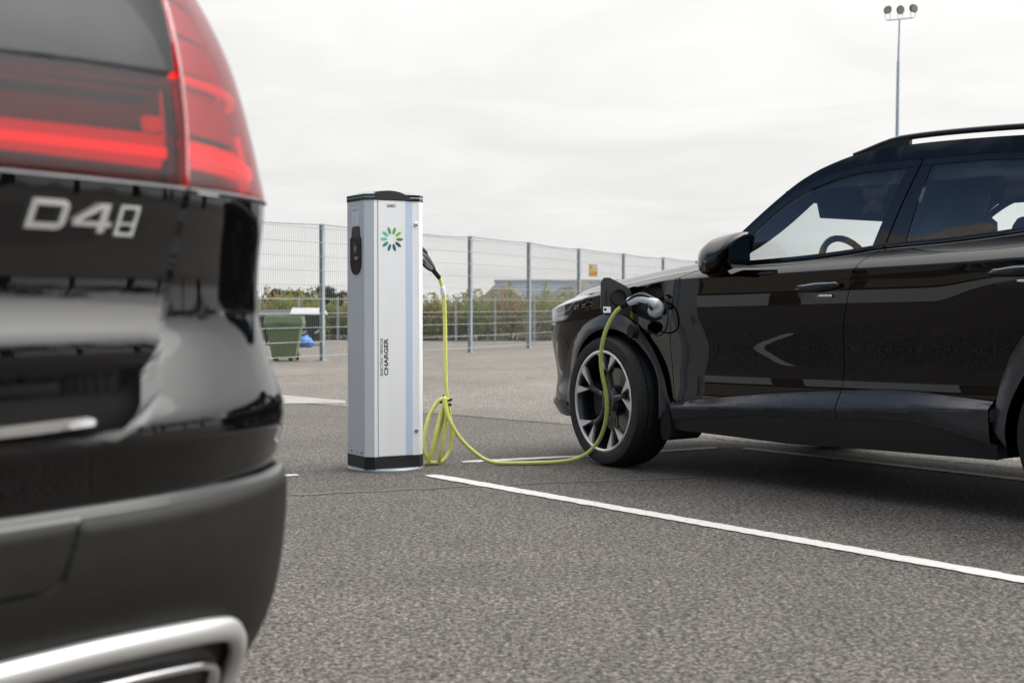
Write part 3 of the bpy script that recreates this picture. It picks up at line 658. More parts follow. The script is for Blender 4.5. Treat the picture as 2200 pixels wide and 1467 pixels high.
Cg = np.stack([cx, 0 * cx, np.maximum(cz, Eg[:, 2])], 1); ksp = int(np.argmin(abs(e2a[:, 0] - 1.255)))
hs = [i for i in range(len(e2a)) if 1.02 <= e2a[i, 0] <= 1.30]; Eh = Eg[hs].copy(); Eh[:, 1] *= .97; Eh[:, 2] -= .03; Ch = Cg[hs].copy(); Ch[:, 2] -= .03
loft('windscreen_header', crown(Eh, Ch, p=2.4), 'headliner', car)
loft('windscreen', crown(Eg[:ksp + 1], Cg[:ksp + 1], p=2.4), 'glass_screen', car)
loft('roof', crown(Eg[ksp:], Cg[ksp:], p=2.4), 'paint_black', car)
El = Eg[ksp:].copy(); El[:, 1] *= .96; El[:, 2] -= .035; Cl = Cg[ksp:].copy(); Cl[:, 2] -= .045
loft('headliner', crown(El, Cl, p=2.4), 'headliner', car)
er = np.linspace(0, 1, 8); ra = np.array([Eg[-1] + (CS.pos(np.array([3.36]), np.array([1.12]))[0] - Eg[-1]) * k for k in er]); rc = np.array([[3.42 + .14 * k, 0, 1.33 - .21 * k] for k in er])
loft('rear_window', crown(ra, rc, p=2.4), 'glass_side', car)
for sg in LR:                                             # roof rails
    xs = np.linspace(1.36, 3.1, 40); zz = np.interp(xs, e2a[:, 0], e2a[:, 1]); P = CS.pos(xs, zz, -.035)
    lift = .002 + .030 * sm((xs - 1.36) / .24) * sm((3.1 - xs) / .2)
    mb = MB(); mb.tube([(p[0], sg * p[1], p[2] + l + .006) for p, l in zip(P, lift)], [(.013, .012)] * 40, 8); rl = mb.build('roof_rail', 'gloss_black', car, True, 50)
    for x0, x1 in ((1.38, 1.66), (2.85, 3.08)):
        q = [i for i in range(40) if x0 <= xs[i] <= x1]; mb = MB()
        vs = [];
        for i in q:
            for dy in (-.010, .010):
                for dz in (-.012, lift[i] + .006): vs.append((P[i][0], sg * (P[i][1] + dy), P[i][2] + dz))
        fs = []
        for i in range(len(q) - 1):
            a = i * 4; fs += [(a, a + 4, a + 5, a + 1), (a + 2, a + 3, a + 7, a + 6), (a + 1, a + 5, a + 7, a + 3)]
        k = (len(q) - 1) * 4; fs += [(0, 1, 3, 2), (k, k + 2, k + 3, k + 1)]
        mb.add(vs, fs); mb.build('rail_foot', 'black_plastic', rl)
# handles
def handle(x0, x1, z0, sg, dz=0.0):
    k = 20; xs = np.linspace(x0, x1, k); zm = z0 + dz * (xs - x0) / (x1 - x0)
    cup = [(x0 + (x1 - x0) * (.5 - .5 * math.cos(math.pi * i / 18)), z0 + dz * (.5 - .5 * math.cos(math.pi * i / 18)) - .060 * math.sin(math.pi * i / 18) ** .7) for i in range(19)]
    cup = cup + [(x1 - .004, z0 + dz + .012), ((x0 + x1) / 2, z0 + dz * .5 + .020), (x0 + .004, z0 + .012)]
    hd = panel('door_handle', cup, CS, car, 'gloss_black', (sg,), proud=.0012, gap=0, h=.012)[0]
    P = CS.pos(xs, zm, .022 * np.sin(np.linspace(.25, math.pi - .25, k)) ** .5)
    mb = MB(); mb.tube([(p[0], sg * p[1], p[2] + .004) for p in P], [(.006 + .014 * math.sin(math.pi * (.08 + .84 * i / (k - 1))), .009) for i in range(k)], 10); mb.build('handle_grip', 'gloss_black', hd, True, 60)
    mb = MB(); mb.tube([(p[0], sg * (p[1] + .002), p[2] + .017) for p in P[1:-1]], [(.0022, .005)] * (k - 2), 6); mb.build('handle_trim', 'satin_silver', hd, True)
    P2 = CS.pos(np.linspace(x0 + (x1 - x0) * .5, x0 + (x1 - x0) * .82, 6), np.full(6, z0 + dz * .7 - .036), .006)
    mb = MB(); mb.tube([(p[0], sg * p[1], p[2]) for p in P2], [(.007, .007)] * 6, 8); mb.build('handle_light', 'chrome', hd, True)
for sg in LR:
    handle(1.258, 1.497, .884, sg, .014); handle(2.234, 2.470, .935, sg, .014)
# mirrors
def mirror(sg):
    # rings across the car, from the door side outwards: (y, x centre, z centre, half length, half height)
    rings = [(.872, .900, 1.070, .055, .060), (.895, .875, 1.068, .080, .078), (.935, .860, 1.060, .095, .086), (.985, .855, 1.046, .098, .082), (1.03, .862, 1.030, .088, .072), (1.062, .876, 1.016, .064, .054), (1.08, .888, 1.008, .034, .030)]
    n_ = 20; vs = []; fs = []
    for y, xc_, zc2, hx, hz in rings:
        for j in range(n_):
            th = 2 * math.pi * j / n_; cx_, sz = math.cos(th), math.sin(th)
            ex = math.copysign(abs(cx_) ** (.45 if cx_ > 0 else .9), cx_); ez = math.copysign(abs(sz) ** .75, sz)
            vs.append((xc_ + hx * ex * (1.0 if cx_ > 0 else 1.15) + (.03 * (sz) if cx_ > 0 else 0), sg * y, zc2 + hz * ez - (.02 * cx_ if cx_ < 0 else 0) * 0 + .012 * ex))
    for i in range(len(rings) - 1):
        for j in range(n_): fs.append((i * n_ + j, i * n_ + (j + 1) % n_, (i + 1) * n_ + (j + 1) % n_, (i + 1) * n_ + j))
    fs += [tuple(range(n_)), tuple((len(rings) - 1) * n_ + j for j in range(n_))]
    mb = MB(); mb.add(vs, fs); mo = mb.build('door_mirror', 'paint_black', car, True, 60)
    mb = MB(); mb.tube([(.74, sg * .868, .962), (.755, sg * .90, .968), (.79, sg * .935, .985), (.835, sg * .955, 1.02)], [(.020, .058), (.021, .055), (.024, .05), (.03, .05)], 14); mb.build('mirror_foot', 'black_plastic', mo, True, 60)
    mb = MB(); pl = [(.905 + (y - .9) * .0, y) for y in (0,)]
    q = [(.957, y, z) for y, z in ((.895, 1.02), (.90, 1.11), (.935, 1.128), (.99, 1.112), (1.035, 1.075), (1.04, 1.02), (1.01, .985), (.94, .99))]
    mb.add([(x + (y - .9) * .02, sg * y, z) for x, y, z in q] + [(x + .006 + (y - .9) * .02, sg * y, z) for x, y, z in q], [tuple(range(8)), tuple(range(15, 7, -1))] + [(i, (i + 1) % 8, 8 + (i + 1) % 8, 8 + i) for i in range(8)]); mb.build('mirror_pane', 'mirror_dark_reflection', mo)
    mb = MB(); rr_ = [rings[i] for i in (1, 2, 3, 4, 5)]
    mb.tube([(xc_ - hx * .25, sg * (y + .004), zc2 - hz * .80) for y, xc_, zc2, hx, hz in rr_], [(.004, .010)] * 5, 6); mb.build('indicator', 'satin_silver', mo, True)
for sg in LR: mirror(sg)
# charge port: recess, flap, cap
rec = MB(); ph = refine(port_hole, .02); P0 = CS.pos(ph[:, 0], ph[:, 1], -.001); P1 = CS.pos(ph[:, 0], ph[:, 1], -.055); k = len(ph)
rec.add([(p[0], -p[1], p[2]) for p in P0] + [(p[0], -p[1], p[2]) for p in P1], [(i, (i + 1) % k, k + (i + 1) % k, k + i) for i in range(k)] + [tuple(range(k, 2 * k))])
port = rec.build('charge_port', 'black_plastic', car)
c = CS.pos(np.array([.335]), np.array([.825]), -.04)[0]
mb = MB(); mb.lathe([(.0, 0), (.020, 0), (.024, -.012), (.031, -.018), (.033, .005), (.033, .02)], 24, 'Y', (c[0], -c[1], c[2])); mb.build('inlet', 'black_plastic', port, True, 40)
c = CS.pos(np.array([.385]), np.array([.765]), -.012)[0]; mb = MB(); mb.box((c[0], -c[1], c[2]), (.018, .004, .008), bev=.0015); mb.build('status_light', 'white_label', port)
# flap, standing open towards the nose: its plane leaves the body near u=.12
hx, hy, hz = .172, .905, .850
d_out = Vector((-.42, -.91, .0)).normalized(); d_up = Vector((-.10, .05, 1)).normalized(); d_n = d_out.cross(d_up).normalized()
if d_n.x < 0: d_n = -d_n
def fl_pt(a, b2, z): return Vector((hx, -hy, hz)) + d_out * a + d_up * b2 + d_n * z
def rrect(a0, a1, b0, b1, r, k=6):
    out = []
    for cx_, cy_, s0 in ((a1 - r, b1 - r, 0), (a0 + r, b1 - r, 90), (a0 + r, b0 + r, 180), (a1 - r, b0 + r, 270)):
        out += [(cx_ + r * math.cos(R(s0 + 90 * i / k)), cy_ + r * math.sin(R(s0 + 90 * i / k))) for i in range(k + 1)]
    return out
flp = [(.0, -.055), (.0, .030), (.010, .050), (.028, .064), (.112, .106), (.140, .106), (.156, .085), (.160, -.045), (.152, -.07), (.13, -.082), (.03, -.074), (.012, -.068)]
mb = MB(); mb.prism(flp, -.010, 0, fl_pt); flap = mb.build('port_flap', 'black_plastic', car)
mb = MB(); mb.prism([(a * .99 + .0008, b2 * .99) for a, b2 in flp], -.013, -.0101, fl_pt); mb.build('flap_skin', 'paint_black', flap)
mb = MB(); mb.prism(rrect(.012, .130, -.058, .052, .02), .0, .006, fl_pt); mb.build('flap_liner', 'black_plastic', flap)
mb = MB(); vs = []
for r_, z_ in ((.042, .006), (.042, .016), (.034, .016), (.034, .008), (.0, .008)): vs.append((r_, z_))
rings = []; n_ = 28; vv = []; ff = []
for j in range(n_):
    for r_, z_ in vs: vv.append(fl_pt(.068 + r_ * math.cos(2 * math.pi * j / n_), .008 + r_ * math.sin(2 * math.pi * j / n_), z_))
for j in range(n_):
    for i in range(4): ff.append((j * 5 + i, j * 5 + i + 1, ((j + 1) % n_) * 5 + i + 1, ((j + 1) % n_) * 5 + i))
mb.add(vv, ff); mb.build('flap_seal_ring', 'black_rubber', flap, True, 40)
mb = MB(); mb.prism(rrect(.112, .150, -.070, -.040, .003), .006, .0068, fl_pt); st = mb.build('flap_sticker', 'white_label', flap)
mb = MB(); mb.prism([(.140 + .0075 * math.cos(R(a)), -.054 + .0075 * math.sin(R(a))) for a in range(0, 360, 30)], .0068, .0074, fl_pt); mb.build('sticker_symbol', 'ink', st)
# hanging protective cap with its strap
cc = Vector((.262, -.955, .690))
mb = MB(); vs = []; ax = Vector((-.25, -1, .05)).normalized(); mb.tube([cc, cc + ax * .034], [.034, .034], 24); mb.tube([cc - ax * .004, cc], [.030, .036], 24); cap = mb.build('inlet_cap', 'black_rubber', car, True, 40)
mb = MB(); mb.tube(catmull([(.30, -.93, .70), (.34, -.925, .685), (.40, -.935, .672), (.455, -.94, .70), (.47, -.938, .76), (.45, -.93, .81), (.41, -.91, .835), (.38, -.885, .84)], 6), (.004), 8); mb.build('cap_strap', 'black_rubber', cap, True)
# wheels, liners, mudflaps, floor
make_wheel(car, (-.006, -.822, .332), R(-7), -1, True, .334, .256, .230)
make_wheel(car, (2.66, -.795, .332), 0, -1, True, .334, .256, .230)
make_wheel(car, (.018, .80, .336), R(-7), 1, False); make_wheel(car, (2.66, .79, .336), 0, 1, False)
for sg in LR:
    for xw in (.018, 2.66):
        mb = MB(); n_ = 20
        ro = [(xw + .375 * math.cos(R(-15 + 210 * i / n_)), .338 + .375 * math.sin(R(-15 + 210 * i / n_))) for i in range(n_ + 1)]
        mb.add([(x, sg * .86, z) for x, z in ro] + [(x, sg * .50, z) for x, z in ro], [(i, i + 1, n_ + 2 + i, n_ + 1 + i) for i in range(n_)] + [tuple(range(n_ + 1, 2 * n_ + 2))]); mb.build('wheel_liner', 'black_rubber', car)
    mb = MB(); q = [(.375, .40), (.395, .40), (.43, .34), (.455, .26), (.455, .185), (.43, .165), (.40, .165), (.385, .20)]
    mb.prism(q, sg * .70, sg * .905, lambda a, b2, z: Vector((a, z, b2))); mb.build('mud_flap', 'black_rubber', car)
    mb = MB(); mb.prism([(3.0, .36), (3.03, .36), (3.07, .15), (3.04, .15)], sg * .70, sg * .90, lambda a, b2, z: Vector((a, z, b2))); mb.build('mud_flap', 'black_rubber', car)
mb = MB(); mb.box((1.34, 0, .25), (1.72, 1.68, .06)); mb.box((1.3, 0, .28), (4.1, .98, .10)); mb.box((-.48, 0, .30), (.40, 1.0, .06)); mb.box((3.2, 0, .36), (.6, 1.5, .1)); mb.build('underbody', 'black_rubber', car)
# cabin
mb = MB(); mb.box((.78, 0, .93), (.42, 1.50, .12), bev=.04); mb.box((.60, 0, .955), (.30, 1.45, .06), bev=.02); mb.box((.40, 0, .62), (.06, 1.5, .72)); mb.build('dashboard', 'interior', car)
mb = MB(); c = Vector((1.10, -.37, .965)); ax = Vector((.92, 0, .38)).normalized(); e1 = Vector((0, 1, 0)); e2 = ax.cross(e1)
mb.tube([c + (e1 * math.cos(R(a)) + e2 * math.sin(R(a))) * .182 for a in range(0, 361, 12)], .016, 8, cap=False)
mb.tube([c - e1 * .17, c, c + e1 * .17], .02, 6); mb.tube([c, c - ax * .22], .035, 8); mb.build('steering_wheel', 'interior', car, True, 50)
def seat(x, y, wdt):
    mb = MB(); mb.box((x + .02, y, .53), (.52, wdt, .16), bev=.05); rot = Matrix.Rotation(R(18), 3, 'Y')
    mb.box((x + .34, y, .90), (.15, wdt, .68), rot, bev=.06); s_ = mb.build('seat', 'interior', car, True, 60)
    k = 1 if wdt < .7 else 2
    for i in range(k):
        yy = y + (0 if k == 1 else (-.33, .33)[i]); mb = MB(); mb.box((x + .46, yy, 1.245), (.10, .29, .20), rot, bev=.05); mb.tube([(x + .44, yy - .05, 1.10), (x + .455, yy - .05, 1.2)], .006, 5); mb.tube([(x + .44, yy + .05, 1.10), (x + .455, yy + .05, 1.2)], .006, 5); mb.build('headrest', 'interior', s_, True, 60)
seat(1.25, -.37, .50); seat(1.25, .37, .50); seat(2.15, 0, 1.22)
for sg in LR:
    panel('door_card', belt(.66, 2.6, -.01) + [(2.3, .45), (.5, .40)], CS, car, 'interior', (sg,), proud=-.055, gap=0, h=.06, thick=.002)
    panel('pillar_lining', [(1.60, 1.07), (1.73, 1.40), (1.80, 1.40), (1.70, 1.07)], CS, car, 'headliner', (sg,), proud=-.035, gap=0, h=.05, thick=.05)
for sg in LR:
    panel('roof_lining', [(1.02, 1.335), (2.9, 1.335), (2.9, 1.42), (2.2, 1.45), (1.4, 1.45), (1.16, 1.385)], CS, car, 'headliner', (sg,), proud=-.03, gap=0, h=.06, thick=.002)
mb = MB(); mb.box((1.0, 0, 1.32), (.03, .26, .09), bev=.015); mb.tube([(.98, 0, 1.36), (1.03, 0, 1.43)], .012, 6); mb.build('cabin_mirror', 'interior', car)
for sg in LR:
    mb = MB(); rot = Matrix.Rotation(R(-14), 3, 'Y'); mb.box((1.12, sg * .35, 1.275), (.014, .54, .125), rot, bev=.006); mb.build('sun_visor', 'headliner', car)
    # lining of the windscreen pillar, wide at the top
    mb = MB(); kk = 8; Eo = [np.array(E2[0]) * (1 - 0) ] ; vs = []
    for i in range(kk + 1):
        t_ = i / kk; u_ = .64 + (1.24 - .64) * t_; z_ = float(np.interp(u_, e2a[:, 0], e2a[:, 1])); po = CS.pos(np.array([u_]), np.array([z_ - .012]), -.03)[0]
        pi_ = np.array([.70, .79, 1.0]) * (1 - t_) + np.array([1.10, .60, 1.30]) * t_; pi_[2] -= .03 * math.sin(math.pi * t_)
        for q in (po, pi_): vs.append((q[0], sg * q[1], q[2] - (.004 if q is po else 0)))
    mb.add(vs, [(2 * i, 2 * i + 1, 2 * i + 3, 2 * i + 2) for i in range(kk)]); mb.build('pillar_trim', 'headliner', car)

# ------------------------------------------------------------------ the charging post
A0 = Vector((-.673, 6.95, 0)); TH = R(30)
e1 = Vector((math.cos(TH), math.sin(TH), 0)); e2 = Vector((-math.sin(TH), math.cos(TH), 0))
post = thing('charging_post', 'silver octagonal charging post with green petal emblem and black cap', 'charger', A0 + e1 * .1225 + e2 * .139, TH)
# local frame: x along the emblem face (0 at its left edge - .1225), y backwards; front face at y=-.139
WX0, WX1, CH, DY = -.1225, .1225, .036, .139
oct_ = [(WX0, -DY), (WX1, -DY), (WX1 + CH, -DY + CH), (WX1 + CH, DY - CH), (WX1, DY), (WX0, DY), (WX0 - CH, DY - CH), (WX0 - CH, -DY + CH)]
def grow(poly, d): return [tuple(p) for p in shrink(poly, -d)]
Z0, Z1 = .075, 1.332
fx = lambda a: a + WX0                                   # a: metres from the left edge of the emblem face
prof = [(fx(.0), -DY), (fx(.016), -DY), (fx(.0165), -DY + .003), (fx(.021), -DY + .003), (fx(.0215), -DY), (fx(.170), -DY), (fx(.173), -DY + .004), (fx(.207), -DY + .011), (fx(.208), -DY + .002), (fx(.245), -DY)] + oct_[2:]
mb = MB(); mb.prism(prof, Z0, Z1); body = mb.build('column', 'alu', post)
mb = MB(); mb.prism([(fx(.022), -DY - .0022), (fx(.1695), -DY - .0022), (fx(.1695), -DY + .002), (fx(.022), -DY + .002)], Z0 + .004, Z1 - .004); mb.build('front_panel', 'alu', post)
mb = MB(); mb.prism([(fx(.1715), -DY - .0005), (fx(.2072), -DY - .0005), (fx(.2072), -DY + .012), (fx(.1715), -DY + .005)], Z0 + .002, Z1 - .002); mb.build('trim_band', 'alu_sky_reflection', post)
# left face panel: local normal -x
XL = WX0 - CH
mb = MB(); mb.prism([(XL - .0015, -DY + CH + .003), (XL + .003, -DY + CH + .003), (XL + .003, DY - CH - .003), (XL - .0015, DY - CH - .003)], Z0 + .003, Z1 - .003); side = mb.build('side_panel', 'alu_dark', post)
mb = MB(); mb.prism([tuple(p) for p in grow(oct_, .002)], .016, Z0); mb.build('plinth', 'black_plastic', post)
mb = MB(); mb.lathe([(0, 0.001), (.188, .001), (.188, .008), (.182, .0155), (0, .0155)], 56, 'Z'); mb.build('base_plate', 'galv', post, True, 30)
# cap: black rim, LED line, pale sloping top, black arched shield
mb = MB(); mb.prism(grow(oct_, .003), Z1, Z1 + .014); mb.build('cap_seal', 'gloss_black', post)
mb = MB(); mb.prism(grow(oct_, .0022), Z1 + .0142, Z1 + .0178); mb.build('cap_light_line', 'alu_dark', post)
mb = MB(); g_ = grow(oct_, .0035)
mb.prism([(g_[7][0] - .0006, g_[7][1] + .004), (g_[7][0] + .004, g_[7][1] + .004), (g_[6][0] + .004, g_[6][1] - .004), (g_[6][0] - .0006, g_[6][1] - .004)], Z1 + .0145, Z1 + .0175); mat('led_green', (.03, .35, .08), .4, 0, .5, 0, .03, (.08, .9, .2), .06); mb.build('status_led', 'led_green', post)
mb = MB(); mb.prism(grow(oct_, .003), Z1 + .018, Z1 + .030); mb.build('cap_rim', 'gloss_black', post)
mb = MB(); o0 = grow(oct_, .002); o1 = [(x * .72, y * .66) for x, y in oct_]
mb.add([(x, y, Z1 + .030) for x, y in o0] + [(x, y, Z1 + .047) for x, y in o1], [(i, (i + 1) % 8, 8 + (i + 1) % 8, 8 + i) for i in range(8)] + [tuple(range(8, 16))]); mat('cap_grey', (.20, .205, .21), .3); mb.build('cap_top', 'cap_grey', post)
# shield: arch in elevation, on the emblem side
ar = [(fx(.004), Z1 + .004), (fx(.004), Z1 + .030)] + [(fx(.012 + .196 * i / 14), Z1 + .034 + .014 * math.sin(math.pi * (.12 + .88 * i / 14)) ** .8 - .030 * (i / 14) ** 4) for i in range(15)] + [(fx(.215), Z1 + .002)]
mb = MB(); mb.prism(ar, -DY - .005, -DY + .05, lambda a, b2, z: Vector((a, z, b2))); mb.build('cap_shield', 'black_plastic', post)
# emblem petals
cols = [(.10, .30, .045), (.20, .42, .04), (.07, .20, .035), (.018, .04, .055), (.02, .065, .08), (.022, .14, .15), (.015, .20, .18), (.12, .46, .38), (.10, .46, .26), (.06, .30, .08)]
ecx, ecz, yf = fx(.094), 1.142, -DY - .0024
emb = None
for k, cl in enumerate(cols):
    mat('petal_%d' % k, cl, .45)
    a = R(90 - 18 - 36 * k); d = (math.cos(a), math.sin(a)); nn = (-d[1], d[0]); pts = []
    for i in range(12):
        s_ = -1 + 2 * i / 11; pts.append((.0425 + .0195 * s_, .0078 * (1 - s_ * s_) ** .62))
    pl = pts + [(r_, -w_) for r_, w_ in pts[::-1][1:-1]]
    poly = [(ecx + d[0] * r_ + nn[0] * w_, ecz + d[1] * r_ + nn[1] * w_) for r_, w_ in pl]
    mb = MB(); mb.prism(poly, yf - .0006, yf, lambda a_, b2, z: Vector((a_, z, b2))); mb.build('emblem_petal', 'petal_%d' % k, post)
def face_text(txt, x, z, w_, h_, up=False, bold=0.0, name='lettering', m_='ink'):
    vs, fs = fit_text(txt, w_, h_, bold=bold); mb = MB()
    mb.add([(x - b2, yf - .0004, z + a) if up else (x + a, yf - .0004, z + b2) for a, b2, _ in vs], fs); return mb.build(name, m_, post, fix=False)
face_text('GARO', fx(.068), 1.297, .048, .0165, bold=.02)
face_text('ELECTRIC VEHICLE', fx(.0445), .474, .182, .0135, True, .012)
face_text('CHARGER', fx(.0735), .474, .182, .0225, True, .03)
# lock, lower bolt
for (a, z, r_, nm, mm) in ((.228, 1.218, .010, 'lock', 'chrome'), (.229, .196, .010, 'cover_bolt', 'galv')):
    mb = MB(); mb.lathe([(0, -.006), (r_ * .7, -.006), (r_, -.003), (r_, .004)], 20, 'Y', (fx(a), -DY, z)); lk = mb.build(nm, mm, post, True, 40)
    mb = MB(); mb.box((fx(a), -DY - .0063, z), (.003, .001, .011)); mb.build('keyhole' if nm == 'lock' else 'bolt_slot', 'ink', lk)
# left face: sticker, socket pod, screws. coordinate b runs backwards from the front edge of that face
yb = lambda b2: -DY + CH + b2
def lface(poly, d0, d1, mm, nm, par=None): mb = MB(); mb.prism([(yb(b2), z) for b2, z in poly], XL - d0, XL - d1, lambda a, b2, z: Vector((z, a, b2))); return mb.build(nm, mm, par or post)
stk = lface([(.066, 1.217), (.066, 1.303), (.140, 1.303), (.140, 1.217)], .0015, .0022, 'white_label', 'instruction_sticker')
for i, cl in enumerate(((.60, .10, .05), (.05, .22, .55), (.04, .16, .05))):
    mat('dot_%d' % i, cl, .5); lface([(.080 + .021 * i + .0055 * math.cos(R(a)), 1.288 + .0075 * math.sin(R(a))) for a in range(0, 360, 30)], .0022, .0026, 'dot_%d' % i, 'sticker_symbol', stk)
rl = random.Random(3)
for i in range(10):
    if i in (2, 6): continue
    z = 1.272 - i * .0052; L = .025 if i < 2 else rl.uniform(.035, .055); lface([(.134 - L, z), (.134 - L, z + .0018), (.134, z + .0018), (.134, z)], .0022, .0025, 'sign_grey', 'print_line', stk)
podA = [(.052, 1.205), (.070, 1.207), (.118, 1.207), (.138, 1.203), (.147, 1.150), (.045, 1.150)]
lface(podA[::-1], .001, .005, 'black_plastic', 'socket_lid')
podB = [(.030, 1.146), (.036, 1.152), (.152, 1.152), (.158, 1.146)] + [(.094 + .064 * math.cos(R(a)), 1.030 + .062 * math.sin(R(a))) for a in range(0, -181, -15)]
pod = lface(podB[::-1], .001, .007, 'gloss_black', 'socket_pod')
lface([(.094 + .030 * math.cos(R(a)), 1.098 + .032 * math.sin(R(a))) for a in range(0, 360, 20)], .007, .0082, 'black_plastic', 'card_reader', pod)
lface([(.090, 1.088), (.090, 1.108), (.096, 1.110), (.096, 1.088)], .0082, .0086, 'white_label', 'reader_symbol', pod)
for z, a, b2 in ((1.052, .060, .105), (1.044, .070, .100)): lface([(a, z), (a, z + .004), (b2, z + .004), (b2, z)], .007, .0074, 'sign_grey', 'print_line', pod)
for b2, rx, rz in ((.035, .009, .005), (.095, .006, .006), (.155, .009, .005)): lface([(b2 + rx * math.cos(R(a)), .092 + rz * math.sin(R(a))) for a in range(0, 360, 30)], .0015, .0022, 'black_plastic' if rx > .007 else 'galv', 'side_screw')
# socket on the hidden right face
mb = MB(); mb.box((WX1 + CH + .012, .0, 1.06), (.028, .11, .20), bev=.01); mb.build('outlet', 'black_plastic', post, True, 40)

# ------------------------------------------------------------------ charging cable with its two plugs
cable = thing('charging_cable', 'yellow charging cable with looped slack hanging from the post to the car', 'cable', onground(935, 1000))
cable_in = cable.matrix_basis.inverted()
def cb(mb, *a, **k): o = mb.build(*a, **k); o.data.transform(Matrix.Translation(-Vector(cable.location))); return o
pp = [(931, 577, 7.245), (941, 592, 7.26), (949, 612, 7.28), (954, 645, 7.29), (956, 700, 7.30), (956.5, 760, 7.30), (957, 810, 7.30), (960, 850, 7.30), (963, 870, 7.30), (968, 905, 7.32), (970, 935, 7.33), (966, 965, 7.33), (955, 986, 7.31), (940, 996, 7.29), (925, 994, 7.28), (914, 975, 7.27), (911, 950, 7.27), (916, 915, 7.27), (926, 885, 7.28), (940, 864, 7.285), (951, 857, 7.285), (953, 866, 7.27), (946, 893, 7.26), (935, 935, 7.25), (925, 975, 7.25), (918, 997, 7.26), (917, 999, 7.27), (922, 992, 7.285), (938, 945, 7.29), (950, 900, 7.29), (957, 872, 7.285), (960, 866, 7.28), (960.5, 880, 7.28), (956, 920, 7.29), (949, 965, 7.30), (943, 987, 7.30), (943.5, 988, 7.285), (949, 965, 7.27), (956, 915, 7.265), (959, 880, 7.262), (957, 860, 7.258), (954.5, 856, 7.25), (955, 866, 7.25), (960, 887, 7.25), (972, 915, 7.25), (992, 945, 7.26), (1018, 970, 7.265), (1045, 988, 7.265), (1075, 997.5, 7.262), (1110, 998.5, 7.26), (1160, 996, 7.28), (1205, 991, 7.31), (1240, 984, 7.33), (1265, 971, 7.31), (1286, 947, 7.26), (1299, 915, 7.20), (1304, 880, 7.15), (1302, 845, 7.12), (1295, 810, 7.09), (1291, 775, 7.07), (1294, 738, 7.04), (1305, 702, 7.01), (1321, 673, 6.98), (1338, 657, 6.955)]
CR = .0105
pts = []
for x, y, d in pp:
    p = at(x, y, d); p.z = max(p.z, CR + .001); pts.append(p)
path = catmull(pts, 7)
for p in path: p.z = max(p.z, CR + .001)
mb = MB(); mb.tube(path, CR, 10); cb(mb, 'cable_run', 'cable_yellow', cable, True, 70)
kp = at(961, 861, 7.285)
for dz, rr_, tilt in ((.0, .030, .25), (-.012, .026, -.3)):
    mb = MB(); mb.tube([kp + Vector((rr_ * math.cos(R(a)) - .006, rr_ * math.sin(R(a)), dz + tilt * rr_ * math.cos(R(a)))) for a in range(0, 361, 20)], (.006, .003), 6, cap=False); cb(mb, 'cable_tie', 'black_rubber', cable, True)
mb = MB(); mb.tube([kp + Vector((-.014, -.03, .012)), kp + Vector((-.02, -.033, .035))], .003, 5); cb(mb, 'tie_end', 'black_rubber', cable)
tg0, tg1 = at(952, 617, 7.283), at(955.5, 634, 7.288)
mb = MB(); mb.box((tg0 + tg1) / 2 + Vector((-.006, -.004, 0)), (.026, .027, .05), Matrix.Rotation(R(-8), 3, 'Y'), bev=.006); tgo = cb(mb, 'cable_tag', 'white_label', cable, True, 40)
mb = MB()
for i in range(4): c0 = (tg0 + tg1) / 2 + Vector((-.010, -.0185, .013 - .008 * i)); mb.box(c0, (.010, .001, .003))
cb(mb, 'tag_print', 'sign_grey', tgo)
def plug(path, name, par, slot=None):
    """path: centre line from the contact end to the cable end with half sizes (height, width)"""
    pts = [p for p, _ in path]; rad = [r_ for _, r_ in path]
    n_ = len(pts); ft = catmull(pts, 5); fr = [tuple(x) for x in catmull([(a, b2, 0) for a, b2 in rad], 5)]; fr = [(max(a, .003), max(b2, .003)) for a, b2, _ in fr]
    mb = MB(); mb.tube(ft, fr, 16); return cb(mb, name, par, cable, True, 60)
# plug at the post: black body with pale side shield, and the latch above
w0 = at(893, 541, 7.16)
p1, p2, p3, p4, p5 = at(896, 545, 7.17), at(908, 553, 7.19), at(921, 569, 7.22), at(933, 583, 7.24), at(944, 597, 7.262)
pl1 = plug([(w0, (.026, .024)), (p1, (.030, .028)), (p2, (.034, .027)), (p3, (.027, .023)), (at(930, 578, 7.235), (.018, .018))], 'plug_body', 'black_plastic')
mb = MB(); mb.tube([at(929, 577, 7.235), p4, p5], [.015, .013, .0115], 12); cb(mb, 'cable_boot', 'black_rubber', cable, True, 50)
mb = MB(); mb.tube(catmull([at(897, 548, 7.150), at(908, 556, 7.158), at(920, 570, 7.19), at(931, 580, 7.222)], 5), [(.003, .003 + .009 * math.sin(math.pi * min(1, .12 + .8 * i / 15))) for i in range(16)], 10, up=(0, -1, 0)); sh = cb(mb, 'plug_shield', 'satin_silver', cable, True, 60)
mb = MB(); q0, q1 = at(905, 556, 7.152), at(914, 566, 7.160); mb.tube([q0, q1], (.001, .004), 4, up=(0, -1, 0)); cb(mb, 'shield_print', 'ink', sh)
mb = MB(); mb.tube(catmull([at(898, 533, 7.17), at(908, 537, 7.18), at(915, 544, 7.19), at(918, 551, 7.195)], 4), [(.015, .016)] * 5 + [(.011, .014)] * 4 + [(.005, .01)] * 4, 10); cb(mb, 'plug_latch', 'black_plastic', cable, True, 60)
